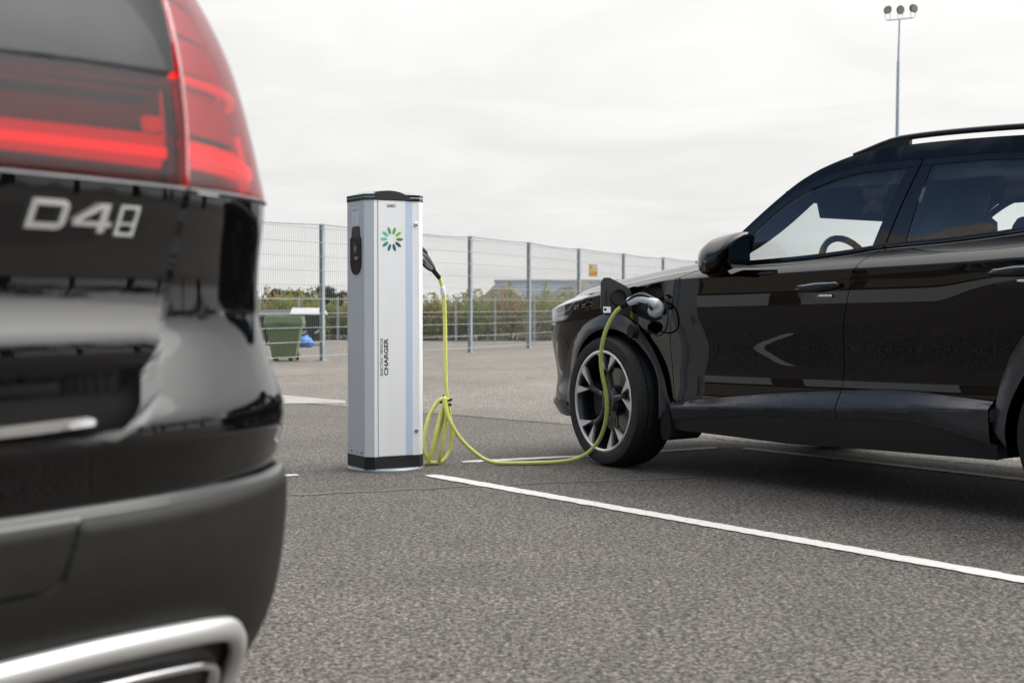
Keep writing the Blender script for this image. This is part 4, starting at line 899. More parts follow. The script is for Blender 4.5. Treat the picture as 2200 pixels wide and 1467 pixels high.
# plug at the car: grey-white gun with black grip
k0 = [(1338, 657, 6.955), (1351, 649, 6.94), (1366, 643, 6.92), (1381, 642, 6.90), (1396, 646, 6.885), (1407, 653, 6.885)]
K = [at(*q) for q in k0]
mb = MB(); mb.tube([K[0] + (K[0] - K[1]) * .3, K[0], K[1] + (K[1] - K[0]) * .2], [.0125, .015, .020], 12); cb(mb, 'cable_boot', 'black_rubber', cable, True, 50)
gun = plug([(K[1], (.020, .020)), (K[2], (.024, .022)), (K[3], (.023, .024)), (K[4], (.024, .026)), (K[5], (.030, .030))], 'plug_grip', 'white_plastic')
nose = [at(1404, 650, 6.880), at(1412, 657, 6.895), at(1412, 664, 6.91), at(1408, 667, 6.935), at(1404, 668, 6.97)]
mb = MB(); mb.tube(catmull(nose, 4), [.028] * 5 + [.034] * 4 + [.036] * 4 + [.030] * 4, 18); cb(mb, 'plug_head', 'white_plastic', cable, True, 60)
mb = MB(); mb.tube(catmull([K[1] + Vector((0, -.004, .006)), K[2] + Vector((0, -.006, .014)), K[3] + Vector((0, -.006, .016)), K[4] + Vector((0, -.006, .014)), K[4] + Vector((.03, -.004, .004))], 5), [(.010 + .004 * math.sin(math.pi * i / 20), .019 * (1 - .55 * (i / 20) ** 3)) for i in range(21)], 12); cb(mb, 'plug_top_pad', 'black_plastic', cable, True, 60)
mb = MB(); mb.tube(catmull([K[2] + Vector((.01, -.006, -.014)), K[3] + Vector((.02, -.008, -.020)), K[4] + Vector((.0, -.010, -.022)), K[4] + Vector((.012, -.006, -.040))], 5), [(.007, .018)] * 8 + [(.008, .020)] * 8, 10); cb(mb, 'plug_trigger_pad', 'black_plastic', cable, True, 60)
mb = MB()
vs, fs = fit_text('GARO', .030, .006, bold=.02); dx = (K[3] - K[2]).normalized(); o_ = K[2] + dx * .004 + Vector((0, -.0255, -.003))
mb.add([o_ + dx * a + Vector((0, 0, b2)) for a, b2, _ in vs], fs); o2 = mb.build('plug_print', 'ink', cable, fix=False); o2.data.transform(Matrix.Translation(-Vector(cable.location)))

# ------------------------------------------------------------------ the near estate car, seen from behind
VRx = Vector((.813, -.582, 0)).normalized(); VRy = Vector((.582, .813, 0)).normalized()
Dp = Vector((-1000 / FPX * 1.55, 1.55, 0)); VO = Dp - VRy * .385 + VRx * .015
est = thing('estate_car', 'blurred black estate car with red tail lamp and D4 badge close to the camera', 'car', VO, math.atan2(VRx.y, VRx.x))
VPL = Plan([(0, -.02), (0, .15), (-.004, .3), (-.014, .47), (-.034, .62), (-.075, .745), (-.15, .845), (-.27, .905), (-.45, .93), (-.8, .945), (-1.3, .95), (-2.2, .95), (-3.4, .94), (-4.0, .91), (-4.4, .80), (-4.65, .55), (-4.72, .25), (-4.73, 0)], 0, True)
vo1 = pch([.20, .30, .36, .40, .45, .50, .55, .590, .596, .602, .64, .672, .685, .70, .74, .78, .81, .84, .88, .943, .962, 1.0, 1.063, 1.137, 1.195, 1.3, 1.46],
          [-.10, -.045, -.012, .006, .019, .026, .030, .030, .026, .014, .021, .028, .027, .022, .008, -.003, -.008, -.009, -.007, 0, .001, -.006, -.02, -.041, -.066, -.13, -.265])
def voff(u, z): return vo1(z) + .034 * sm((.84 - np.asarray(u)) / .40) * sm((.80 - z) / .11) * sm((z - .36) / .15)
VS = Surf(VPL, voff); VU1 = VPL.u[-1]; RL = (1, -1)
vt1 = pch([.60, .677, .70, .72, .74, .752, .762, .772, .80, .84, .88, .943, .962, 1.2], [-.016, -.014, -.012, -.008, .004, .007, .0085, .008, -.001, -.009, -.007, 0, .001, .001])
VT = Surf(VPL, lambda u, z: np.where(np.asarray(u) < 2, vt1(z), vt1(z)))   # the tailgate has a ledge and tucks in below it
gapl = [(.295, .677), (.416, .680), (.457, .697), (.507, .731), (.542, .773), (.568, .828), (.584, .907), (.595, .962)]
gapu = [(.595, .964), (.606, 1.005), (.617, 1.046), (.628, 1.10), (.639, 1.155), (.655, 1.206), (.68, 1.27), (.71, 1.34)]
panel('tailgate', [(0, .677)] + gapl + [(0, .962)], VT, est, 'paint_black_b', RL, gap=.004, h=.025, join=True)
lp_in = [(.12, .9645), (.595, .9645)] + gapu[1:4] + [(.45, 1.096), (.30, 1.088), (.12, 1.083)]
lamp = panel('tail_lamp', lp_in, VS, est, 'lens_glass_dark', RL, gap=.002, h=.025, thick=.004)
def inner(nm, poly, l, mm, sg, pr): return panel(nm, poly, VS, l, mm, (sg,), proud=pr, gap=0, h=.02, thick=.008)
for sg, l in zip(RL, lamp):
    panel('lamp_housing', lp_in, VS, l, 'lamp_housing', (sg,), proud=-.034, gap=.003, h=.03, thick=.002)
    inner('light_bar', [(.14, .988), (.332, .988), (.575, .986), (.589, 1.026), (.336, 1.020), (.14, 1.018)], l, 'lamp_strip', sg, -.016)
    inner('light_bar_core', [(.14, .997), (.335, .997), (.580, .998), (.583, 1.009), (.336, 1.006), (.14, 1.005)], l, 'lamp_strip_hot', sg, -.010)
    inner('light_tick', [(.560, 1.030), (.588, 1.031), (.590, 1.048), (.561, 1.047)], l, 'lamp_strip', sg, -.016)
    inner('reflector_shelf', [(.14, 1.058), (.40, 1.066), (.60, 1.074), (.60, 1.080), (.40, 1.072), (.14, 1.064)], l, 'lamp_housing', sg, -.018)
lp_out = [(.600, .9645)] + [(a_ + .004, b_) for a_, b_ in gapu[1:]] + [(.74, 1.40), (.92, 1.40), (.97, 1.25), (.985, 1.10), (.99, .9645)]
clamp = panel('tail_lamp', lp_out, VS, est, 'lens_glass', RL, gap=.0015, h=.02, thick=.004)
for sg, l in zip(RL, clamp):
    panel('lamp_housing', lp_out, VS, l, 'lamp_housing', (sg,), proud=-.034, gap=.003, h=.03, thick=.002)
    inner('light_bar', [(.628, .992), (.92, .982), (.93, 1.014), (.628, 1.026)], l, 'lamp_strip', sg, -.016)
    inner('light_bar_core', [(.634, 1.004), (.92, .994), (.92, 1.003), (.634, 1.015)], l, 'lamp_strip_hot', sg, -.010)
    inner('light_tick', [(.84, 1.016), (.875, 1.016), (.875, 1.047), (.85, 1.052)], l, 'lamp_strip', sg, -.015)
    inner('reflector_cell', [(.636, 1.036), (.82, 1.032), (.83, 1.090), (.638, 1.096)], l, 'lamp_reflector', sg, -.024)
    inner('lamp_rib', [(.626, 1.100), (.95, 1.092), (.95, 1.101), (.627, 1.110)], l, 'lamp_strip', sg, -.010)
    for k in range(5):
        z0_ = 1.118 + .054 * k; u0_ = .650 + .012 * k + .02 * max(0, k - 2)
        inner('reflector_cell', [(u0_, z0_), (.93 - .008 * k, z0_ - .006), (.93 - .008 * k, z0_ + .040), (u0_ + .008, z0_ + .046)], l, 'lamp_reflector', sg, -.022 - .002 * (k % 2))
    inner('lamp_edge', [(a_ + .006, b_) for a_, b_ in gapu[:-1]] + [(a_ + .015, b_) for a_, b_ in gapu[:-1][::-1]], l, 'lens_edge', sg, -.006)
panel('lamp_trim', [(.12, .960), (.594, .960), (.594, .9622), (.12, .9622)], VS, est, 'galv', RL, proud=.002, gap=0, h=.02)
panel('lamp_trim', [(.600, .960), (.99, .960), (.99, .9622), (.600, .9622)], VS, est, 'galv', RL, proud=.003, gap=0, h=.02)
panel('rear_window', [(0, 1.078), (.30, 1.088), (.45, 1.096), (.622, 1.104)] + gapu[4:] + [(0, 1.36)], VS, est, 'glass_dark', RL, gap=.004, h=.03, proud=-.002, join=True)
panel('rear_window_frame', [(0, 1.05), (.625, 1.09), (.72, 1.38), (0, 1.38)], VS, est, 'black_plastic', RL, gap=0, h=.05, proud=-.02, join=True)
panel('gap_backing', [(0, .52), (1.10, .52), (1.10, .64), (.70, .66), (.70, 1.0), (0, 1.0)], VS, est, 'shutline', RL, proud=-.05, gap=0, h=.05, join=True)
outer = [(.297, .673), (.418, .676), (.460, .693), (.511, .728), (.546, .771), (.572, .827), (.588, .907), (.599, .960)]
panel('rear_bumper', [(0, .5935), (0, .673)] + outer + [(.99, .960), (1.12, .90), (1.15, .75), (1.12, .5935)], VS, est, 'paint_black_b', RL, gap=.0045, h=.02, thick=.06, join=True)
panel('rear_quarter', [(.99, .964), (1.122, .90), (1.153, .75), (1.125, .61), (1.17, .61), (1.25, .70), (1.40, .745), (1.55, .755), (1.70, .74), (1.85, .69), (1.95, .60), (2.0, .96)], VS, est, 'paint_black_b', RL, h=.05)
panel('tailgate_trim', [(0, .683), (.36, .692), (.428, .694), (.432, .690), (.428, .686), (.36, .683), (0, .675)], VT, est, 'chrome', RL, proud=.030, gap=0, h=.015, join=True)
cov = [(0, .594), (.366, .594), (.358, .566), (.344, .535), (.324, .524), (0, .526)]
cl_o = [(.371, .5955), (1.12, .5955), (1.14, .50), (1.12, .36), (0, .36), (0, .522), (.326, .520), (.348, .531), (.362, .564)]
panel('bumper_cladding', cl_o, VS, est, 'cladding_matte', RL, gap=.001, h=.025, join=True)
panel('tow_cover', cov, VS, est, 'cladding_matte', RL, gap=.0015, h=.025, join=True)
panel('bumper_underside', [(0, .22), (0, .362), (1.12, .362), (1.1, .22)], VS, est, 'black_plastic', RL, gap=0, h=.05, join=True)
def strip(name, path, rad, ex, mname, both=True):
    pth = catmull([(a, b2, 0) for a, b2 in path], 8); a = np.array([(p.x, p.y) for p in pth]); P = VS.pos(a[:, 0], a[:, 1], ex); Nn = VS.nrm(a[:, 0], a[:, 1])
    for sg in RL:
        mb = MB(); mb.tube([(p[0], sg * p[1], p[2]) for p in P], rad, 12, up=(1, 0, 0)); mb.build(name, mname, est, True, 60)
strip('skid_frame', [(.15, .443), (.30, .444), (.42, .442), (.53, .434), (.61, .424), (.655, .410), (.69, .375), (.70, .33), (.69, .29)], (.012, .0155), .012, 'satin_silver')
strip('exhaust_trim', [(.20, .400), (.36, .398), (.47, .393), (.57, .384), (.625, .374), (.652, .355), (.658, .325), (.65, .29)], (.010, .007), .010, 'chrome')
panel('exhaust_opening', [(.15, .28), (.15, .425), (.42, .425), (.60, .405), (.665, .37), (.665, .28)], VS, est, 'ink', RL, proud=.003, gap=0, h=.03)
# badge
def badge(poly, name, mm='chrome', th=.004):
    q = np.array(poly); mb = MB(); P0 = VS.pos(q[:, 0], q[:, 1], .0005); P1 = VS.pos(q[:, 0], q[:, 1], th); k = len(q)
    mb.add(list(map(tuple, P0)) + list(map(tuple, P1)), [tuple(range(k))[::-1], tuple(range(k, 2 * k))] + [(i, (i + 1) % k, k + (i + 1) % k, k + i) for i in range(k)]); return mb
def letter(strokes, x0, x1, z0, z1, name, mm='chrome', sh=.010):
    mb = MB()
    for pl in strokes:
        m2 = badge([(x0 + (x1 - x0) * a + sh * b2, z0 + (z1 - z0) * b2) for a, b2 in pl], name); mb.add(m2.v, m2.f)
    return mb.build(name, mm, est)
T_ = .22
letter([[(0, 0), (.17, 0), (.17, 1), (0, 1)], [(.17, 0), (.80, 0), (.93, .07), (.90, .22), (.17, .22)], [(.17, .78), (.90, .78), (.93, .93), (.80, 1), (.17, 1)], [(.93, .07), (1, .2), (1, .8), (.93, .93), (.82, .78), (.82, .22)]], .350, .402, .902, .935, 'badge_letter')
letter([[(0, .20), (0, .38), (1.0, .38), (1.0, .20)], [(.66, 0), (.66, 1), (.85, 1), (.85, 0)], [(0, .38), (.18, .38), (.66, .82), (.66, 1), (.60, 1)]], .412, .468, .901, .934, 'badge_letter')
letter([[(0, 0), (.14, 0), (.14, 1), (0, 1)], [(.86, 0), (1, 0), (1, 1), (.86, 1)], [(.14, 0), (.86, 0), (.86, .10), (.14, .10)], [(.14, .90), (.86, .90), (.86, 1), (.14, 1)], [(.14, .36), (.86, .36), (.86, .43), (.14, .43)]], .476, .505, .899, .934, 'badge_letter', 'satin_silver')
# the rest of the estate car, beyond the left edge of the picture
panel('side_body', [(2.0, .60), (2.0, .96), (5.1, .93), (5.1, .30), (4.95, .45), (4.85, .60), (4.7, .69), (4.5, .73), (4.3, .69), (4.15, .60), (4.08, .33), (2.1, .33)], VS, est, 'paint_black_b', RL, h=.09)
panel('front_end', [(5.1, .30), (5.1, .93), (VU1, .82), (VU1, .30)], VS, est, 'paint_black_b', RL, h=.09, join=True)
panel('arch_trim', arc((1.55, .34), .37, .37, 190, -10, 20) + arc((1.55, .34), .42, .42, -10, 190, 20), VS, est, 'cladding_matte', RL, proud=.01, gap=0, h=.05, thick=.05)
panel('arch_trim', arc((4.5, .34), .37, .37, 190, -10, 20) + arc((4.5, .34), .42, .42, -10, 190, 20), VS, est, 'cladding_matte', RL, proud=.01, gap=0, h=.05, thick=.05)
for xw in (-.98, -3.92):
    for sg in (1, -1): make_wheel(est, (xw, sg * .82, .34), 0, sg, False)
mb = MB(); mb.box((-2.4, 0, .30), (4.3, 1.5, .12)); mb.build('underbody', 'black_rubber', est)
# glasshouse of the estate car
xs = np.array([-.36, -.55, -.9, -1.5, -2.2, -2.8, -3.1, -3.4, -3.8]); zr = np.array([1.36, 1.43, 1.475, 1.50, 1.50, 1.46, 1.36, 1.20, .98]); rows = []
for x, z in zip(xs, zr):
    row = []
    for i in range(-8, 9):
        s_ = abs(i) / 8; y = (.70 - .0 * x) * (i / 8); row.append((x, y, z - .05 * s_ ** 2.5))
    rows.append(row)
loft('roof', rows[:7], 'paint_black_b', est); loft('windscreen', rows[6:], 'glass_dark', est)
for sg in (1, -1):
    r2 = []
    for x, z in zip(xs[:8], zr[:8]):
        y0 = .905 if x < -.5 else .86
        r2.append([(x, sg * (y0 + (.70 - y0) * k), .955 + (z - .05 - .955) * k) for k in (0, .15, .5, .85, 1)])
    loft('side_windows', r2, 'glass_dark', est)
rows = []
for x, zc2 in ((-3.75, .99), (-4.2, .95), (-4.55, .88), (-4.70, .80)):
    wd = np.interp(x, [-4.70, -4.55, -4.2, -3.75], [.35, .70, .86, .92]); rows.append([(x - .02 * (1 - abs(i) / 6), wd * i / 6, zc2 - .06 * (abs(i) / 6) ** 2) for i in range(-6, 7)])
loft('bonnet', rows, 'paint_black_b', est)
mb = MB(); mb.box((-1.5, 0, .9), (2.2, 1.6, .08)); mb.box((-.45, 0, .75), (.25, 1.4, .4)); mb.build('load_floor', 'interior', est)

# ------------------------------------------------------------------ the tall mesh fence
FP = [(-4.45, 17.9), (-2.78, 20.84), (-1.75, 22.67), (-.72, 24.5), (.32, 26.9), (1.40, 29.8), (2.57, 32.8), (3.76, 35.4), (4.95, 38.2), (6.1, 41.0), (7.3, 43.8)]
FP = [(-6.1, 15.0)] + FP
fence = thing('mesh_fence', 'tall galvanised wire mesh fence with slim steel posts', 'fence', (FP[0][0], FP[0][1], 0))
FL = Vector(fence.location); loc = lambda p: Vector(p) - FL
HF = 2.0
pm = MB(); pm.box((0, 0, HF / 2), (.06, .06, HF)); pm.box((0, 0, HF + .004), (.066, .066, .008)); pm.box((0, 0, .006), (.16, .12, .012))
for z in (.25, .65, 1.05, 1.45, 1.85): pm.box((.036, 0, z), (.012, .03, .05))
d0 = (Vector((*FP[3], 0)) - Vector((*FP[2], 0))).normalized()
p0 = pm.build('post', 'galv', fence); p0.rotation_euler.z = math.atan2(d0.y, d0.x); p0.location = loc((*FP[0], 0))
for x, y in FP[1:]:
    q = p0.copy(); C.objects.link(q); q.parent = fence; q.location = loc((x, y, 0))
for i in range(len(FP) - 1):
    a, b2 = Vector((*FP[i], 0)), Vector((*FP[i + 1], 0)); L = (b2 - a).length; d = (b2 - a) / L; n_ = Vector((-d.y, d.x, 0)); mb = MB(); nv = int(L / .05)
    off = n_ * -.034
    for k in range(1, nv):
        p = a + d * (L * k / nv) + off; mb.tube([p + Vector((0, 0, .04)), p + Vector((0, 0, HF - .02))], .0024, 4, cap=False, up=tuple(d))
    for k in range(10):
        z = .08 + k * .206
        for s_ in (-1, 1):
            mb.tube([a + d * .02 + off + n_ * .006 * s_ + Vector((0, 0, z)), b2 - d * .02 + off + n_ * .006 * s_ + Vector((0, 0, z))], .0038, 4, cap=False)
    mb.v = [tuple(Vector(v) - FL) for v in mb.v]; mb.build('mesh_panel', 'wire', fence, fix=False)
    sag = MB(); rs = random.Random(i); pts = []
    for k in range(31):
        p = a.lerp(b2, k / 30); pts.append(p + off + Vector((0, 0, HF - .012 - .03 * math.sin(math.pi * k / 30) * (1 if i % 2 else .4) + .006 * (k % 2))))
    sag.tube([p - FL for p in pts], .010, 5); sag.build('top_wire', 'galv', fence)
# sign on the fence between two posts
sa, sb = Vector((*FP[6], 0)), Vector((*FP[7], 0)); sd = (sb - sa).normalized(); sc = sa.lerp(sb, .24); sn = Vector((sd.y, -sd.x, 0))
if sn.y > 0: sn = -sn
sign = thing('alarm_sign', 'small yellow and orange alarm notice wired to the mesh fence', 'sign', sc + sn * .06 + Vector((0, 0, at(1270, 581, 30.5).z)))
sx = Vector((1, 0, 0)).lerp(sd, .15).normalized(); sw, sh_ = .185, .265
def splane(poly, d0_, d1_, mm, nm):
    mb = MB(); mb.prism(poly, d0_, d1_, lambda a, b2, z: sx * a + Vector((0, 0, b2)) + Vector((sx.y, -sx.x, 0)) * z); return mb.build(nm, mm, sign)
splane([(-sw / 2, -sh_ / 2), (sw / 2, -sh_ / 2), (sw / 2, sh_ / 2), (-sw / 2, sh_ / 2)], 0, .004, 'sign_yellow', 'sign_board')
splane([(-.01, .02), (sw / 2 - .005, .02), (sw / 2 - .005, sh_ / 2 - .012), (-.01, sh_ / 2 - .012)], .004, .0055, 'sign_grey', 'sign_field')
for tx, x, z, w_, h_, mm in (('LARM', -.085, -.115, .17, .11, 'sign_orange'), ('US', -.088, .035, .07, .075, 'sign_orange'), ('LARM', -.004, .045, .085, .05, 'white_label')):
    vs, fs = fit_text(tx, w_, h_, bold=.03); mb = MB(); mb.add([sx * (x + a) + Vector((0, 0, z + b2)) + Vector((sx.y, -sx.x, 0)) * .0065 for a, b2, _ in vs], fs); mb.build('sign_lettering', mm, sign, fix=False)
# low fence in front of the shrubs
lowf = thing('low_fence', 'low pale steel fence in front of the shrubs', 'fence', (-12, 32.2, 0))
pm = MB(); pm.box((0, 0, .5), (.045, .045, 1.0)); q0 = pm.build('post', 'mast', lowf)
for k in range(1, 30):
    q = q0.copy(); C.objects.link(q); q.parent = lowf; q.location = (.89 * k + .05, 0, 0)
for z in (.12, .55, .97):
    mb = MB(); mb.tube([(0, -.03, z), (26, -.03, z)], .006, 5); mb.build('rail_wire', 'wire', lowf)

# ------------------------------------------------------------------ bins, bag
def taper(mb, c, b0, b1, z0, z1, rot=0.0):
    rm = Matrix.Rotation(rot, 3, 'Z'); vs = []
    for (w_, d_), z in ((b0, z0), (b1, z1)):
        for sx_, sy_ in ((-1, -1), (1, -1), (1, 1), (-1, 1)): vs.append(rm @ Vector((sx_ * w_ / 2, sy_ * d_ / 2, 0)) + Vector((c[0], c[1], z)))
    mb.add(vs, [(3, 2, 1, 0), (4, 5, 6, 7)] + [(i, (i + 1) % 4, 4 + (i + 1) % 4, 4 + i) for i in range(4)])
gb = onground(594, 779); gbin = thing('wheelie_bin', 'green plastic wheeled bin standing behind the mesh fence', 'bin', (gb.x, gb.y + .75, 0), R(3))
kk = (gb.y + .75) / gb.y
mb = MB(); taper(mb, (0, 0), (.33, .36), (.50, .50), .04, .50); mb.build('bin_body', 'green_bin', gbin)
mb = MB(); mb.box((0, 0, .515), (.56, .56, .045), bev=.01)
for k in range(5): mb.box((-.2 + .1 * k, -.282, .505), (.018, .012, .05))
mb.build('bin_rim', 'green_bin', gbin)
mb = MB(); taper(mb, (0, 0), (.57, .57), (.53, .52), .542, .655); mb.box((0, -.28, .56), (.20, .03, .03)); mb.build('bin_lid', 'green_bin', gbin)
for s_ in (-1, 1):
    mb = MB(); mb.tube([(s_ * .19, .17, .06), (s_ * .14, .17, .06)], .06, 14); mb.build('bin_wheel', 'black_rubber', gbin)
    mb = MB(); mb.box((s_ * .10, -.17, .02), (.06, .05, .04)); mb.build('bin_foot', 'black_plastic', gbin)
def container(name, label, x, y, wd, h, lidm, rz):
    c = thing(name, label, 'bin', (x, y, 0), rz); mb = MB(); taper(mb, (0, 0), (wd * .8, .55), (wd, .75), .08, h * .78)
    for k in range(5): mb.box((-wd * .4 + wd * .2 * k, -.36, h * .5), (.03, .03, h * .4))
    mb.build('bin_body', 'dark_bin', c); mb = MB(); mb.box((0, 0, h * .80), (wd * 1.04, .80, .05), bev=.01); mb.build('bin_rim', 'dark_bin', c)
    mb = MB(); vs = [(-wd * .52, -.40, h * .83), (wd * .52, -.40, h * .83), (wd * .52, .40, h * .83), (-wd * .52, .40, h * .83), (-wd * .46, -.10, h), (wd * .40, -.10, h), (wd * .40, .38, h), (-wd * .46, .38, h)]
    mb.add(vs, [(0, 1, 2, 3), (4, 7, 6, 5), (0, 4, 5, 1), (1, 5, 6, 2), (2, 6, 7, 3), (3, 7, 4, 0)]); mb.build('bin_lid', lidm, c)
    for s_ in (-1, 1):
        mb = MB(); mb.tube([(s_ * wd * .3, -.2, .05), (s_ * wd * .3 + .04, -.2, .05)], .05, 12); mb.build('bin_wheel', 'black_rubber', c)
    mb = MB(); mb.prism([(-.16, .30), (-.05, .42), (-.10, .30), (-.02, .36)], -.385, -.380, lambda a, b2, z: Vector((a, z, b2 * h))); mb.prism([(.10, .32), (.22, .45), (.17, .33), (.25, .40)], -.385, -.380, lambda a, b2, z: Vector((a, z, b2 * h))); mb.build('bin_mark', 'sign_grey', c)
p = at(664, 690, 29.0); container('waste_container', 'black waste container with pale grey sloping lid behind the green bin', p.x, 29.0, .72, .76, 'grey_lid', R(6))
p = at(600, 690, 29.6); container('waste_container', 'black waste container with dark lid, mostly hidden behind the green bin', p.x, 29.6, .80, .72, 'dark_bin', R(-4))
bagc = at(655, 722, 27.6); mb = MB(); bm = bmesh.new(); bmesh.ops.create_icosphere(bm, subdivisions=3, radius=1)
for v in bm.verts:
    n_ = noise.noise(v.co * 2.3 + Vector((4, 1, 2))) * .25 + noise.noise(v.co * 6) * .08; k = 1 + n_; v.co = Vector((v.co.x * .17 * k * (1 - .25 * max(0, v.co.z)), v.co.y * .15 * k, max(v.co.z, -.72) * .13 * k + .09))
bm.verts.index_update(); mb.add([v.co for v in bm.verts], [[v.index for v in f.verts] for f in bm.faces]); bm.free()
bag = thing('rubbish_bag', 'crumpled blue rubbish bag lying beside the black container', 'bag', (bagc.x, bagc.y, 0)); mb.build('bag_body', 'blue_bag', bag, True, 50)
mb = MB(); mb.tube([(0.02, 0, .16), (.03, .01, .20), (.05, .0, .225)], [.03, .015, .035], 8); mb.build('bag_knot', 'blue_bag', bag, True)

# ------------------------------------------------------------------ shrubs, small pines, rubble, far hall
def leaf_cloud(n_, clumps, ls, lw, seed, updir=.5):
    r_ = np.random.default_rng(seed); vs = []; fs = []
    cw = np.array([c[3] * c[4] * c[5] for c in clumps]) ** .8; cw /= cw.sum(); pick = r_.choice(len(clumps), n_, p=cw)
    for i in pick:
        cx_, cy_, cz_, rx, ry, rz = clumps[i]; d = r_.normal(size=3); d /= np.linalg.norm(d); k = r_.random() ** .45
        p = np.array([cx_ + d[0] * rx * k, cy_ + d[1] * ry * k, max(.02, cz_ + d[2] * rz * k)])
        a = r_.normal(size=3) * .7 + np.array([0, 0, updir]); a /= np.linalg.norm(a); b2 = np.cross(a, r_.normal(size=3)); b2 /= np.linalg.norm(b2) + 1e-9
        L = ls * r_.uniform(.6, 1.3); W_ = lw * r_.uniform(.7, 1.2); o = len(vs)
        vs += [tuple(p), tuple(p + a * L * .5 + b2 * W_), tuple(p + a * L), tuple(p + a * L * .5 - b2 * W_)]; fs.append((o, o + 1, o + 2, o + 3))
    return vs, fs
def shrub_proto(name, mm, seed, hgt, wd, shoots):
    rs = random.Random(seed); cl = []
    for k in range(9): cl.append((rs.uniform(-wd, wd) * .55, rs.uniform(-.35, .35), rs.uniform(.18, .62) * hgt, rs.uniform(.18, .32), rs.uniform(.18, .30), rs.uniform(.20, .34)))
    for k in range(shoots): cl.append((rs.uniform(-wd, wd) * .6, rs.uniform(-.3, .3), hgt * rs.uniform(.66, .86), .06, .06, hgt * rs.uniform(.14, .22)))
    vs, fs = leaf_cloud(3200, cl, .085, .021, seed, .8); mb = MB(); mb.add(vs, fs); fo = mb.build('foliage', mm, None, fix=False)
    mb = MB()
    for k in range(9):
        x, y = rs.uniform(-wd, wd) * .5, rs.uniform(-.3, .3); mb.tube([(x * .3, y * .3, 0), (x * .7, y * .7, hgt * .45), (x, y, hgt * rs.uniform(.7, .95))], [.010, .007, .003], 4)
    st = mb.build('stems', 'bark', None); return fo, st
protos = [shrub_proto('a', 'leaf_olive', 1, 1.02, .62, 5), shrub_proto('b', 'leaf_green', 2, .98, .60, 4), shrub_proto('c', 'leaf_brown', 3, 1.08, .55, 7), shrub_proto('d', 'leaf_olive', 4, 1.14, .6, 8), shrub_proto('e', 'leaf_green', 5, 1.08, .55, 5)]
used = set(); rs = random.Random(12)
names = {0: 'bushy olive shrub', 1: 'leafy green shrub', 2: 'brownish thin shrub', 3: 'tall olive shrub', 4: 'rounded green shrub'}
row = []
for k in range(30): row.append((-8.2 + k * .62 + rs.uniform(-.15, .15), 33.0 + rs.uniform(-.25, .25), rs.uniform(.95, 1.18)))
for k in range(30): row.append((-8.5 + k * .66 + rs.uniform(-.15, .15), 34.1 + rs.uniform(-.3, .3), rs.uniform(1.0, 1.18)))
row[20] = (row[20][0], row[20][1], 1.16)
def ordn(n_): return '%d%s' % (n_, 'th' if 10 < n_ % 100 < 14 else {1: 'st', 2: 'nd', 3: 'rd'}.get(n_ % 10, 'th'))
for i, (x, y, s_) in enumerate(row):
    k = rs.choice([0, 0, 1, 2, 3, 4]); fo, st = protos[k]
    t_ = thing('willow_shrub', '%s, %s from the left in the %s row behind the low fence' % (names[k], ordn(i % 30 + 1), 'front' if i < 30 else 'back'), 'shrub', (x, y, 0), rs.uniform(0, 6.28), 'shrubs behind the low fence'); t_.scale = (s_, s_, s_)
    for src in (fo, st):
        o = src if k not in used else src.copy()
        if k in used: C.objects.link(o)
        o.parent = t_
    used.add(k)
for k, (fo, st) in enumerate(protos):
    if k not in used: bpy.data.objects.remove(fo); bpy.data.objects.remove(st)
def small_pine(px, py, Y, wd, lab, seed):
    top = at(px, py, Y); rs = random.Random(seed); hgt = top.z; t_ = thing('pine_tree', lab, 'tree', (top.x, Y, 0)); cl = []
    for k in range(9): cl.append((rs.uniform(-1, 1) * wd * .5, rs.uniform(-.3, .3), hgt * rs.uniform(.72, .95), wd * rs.uniform(.14, .28), .22, hgt * rs.uniform(.05, .10)))
    vs, fs = leaf_cloud(2600, cl, .10, .016, seed, .3); mb = MB(); mb.add(vs, fs); mb.build('crown', 'leaf_pine', t_, fix=False)
    mb = MB(); mb.tube([(0, 0, 0), (.03, 0, hgt * .5), (0, 0, hgt * .9)], [.05, .04, .015], 6)
    for k in range(5): a = rs.uniform(0, 6.28); mb.tube([(0, 0, hgt * .55 + .04 * k), (wd * .4 * math.cos(a), .2 * math.sin(a), hgt * .75 + .03 * k)], [.015, .006], 4)
    mb.build('trunk', 'bark', t_)
small_pine(671, 621, 35.2, 1.15, 'small dark pine showing above the shrubs beside the fence post', 21)
small_pine(613, 625, 35.2, 1.0, 'small dark pine above the shrubs next to the near car', 22)
small_pine(715, 628, 35.4, .6, 'narrow dark pine above the shrubs left of the charging post', 23)
def mound(px0, px1, peak, Y, lab, seed, depth=8):
    a, b2 = at(px0, 640, Y).x, at(px1, 640, Y).x; n_ = 70; m_ = 24; mb = MB(); vs = []
    for j in range(m_):
        for i in range(n_):
            x = a + (b2 - a) * i / (n_ - 1); y = Y + depth * j / (m_ - 1); s_ = math.sin(math.pi * i / (n_ - 1)) ** .6 * math.sin(math.pi * min(1, .05 + j / (m_ - 1) * .95)) ** .6
            f_ = .75 + .5 * noise.noise(Vector((x * .25, y * .25, seed))) + .22 * noise.noise(Vector((x * .9, y * .9, seed))) + .12 * noise.noise(Vector((x * 2.7, y * 2.7, seed)))
            vs.append((x, y, max(-.02, peak * s_ * f_)))
    mb.add(vs, [(j * n_ + i, j * n_ + i + 1, (j + 1) * n_ + i + 1, (j + 1) * n_ + i) for j in range(m_ - 1) for i in range(n_ - 1)])
    o = mb.build('rubble_mound', 'rubble', None, True, 50); return tag(o, lab, 'mound')
mound(990, 1165, 1.75, 58, 'grey rubble mound behind the shrubs right of the post', 3.3)
mound(1120, 1400, 1.95, 62, 'taller brown rubble mound behind the nose of the crossover', 7.1)
mound(560, 760, 1.15, 60, 'low rubble mound behind the shrubs left of the post', 9.4)
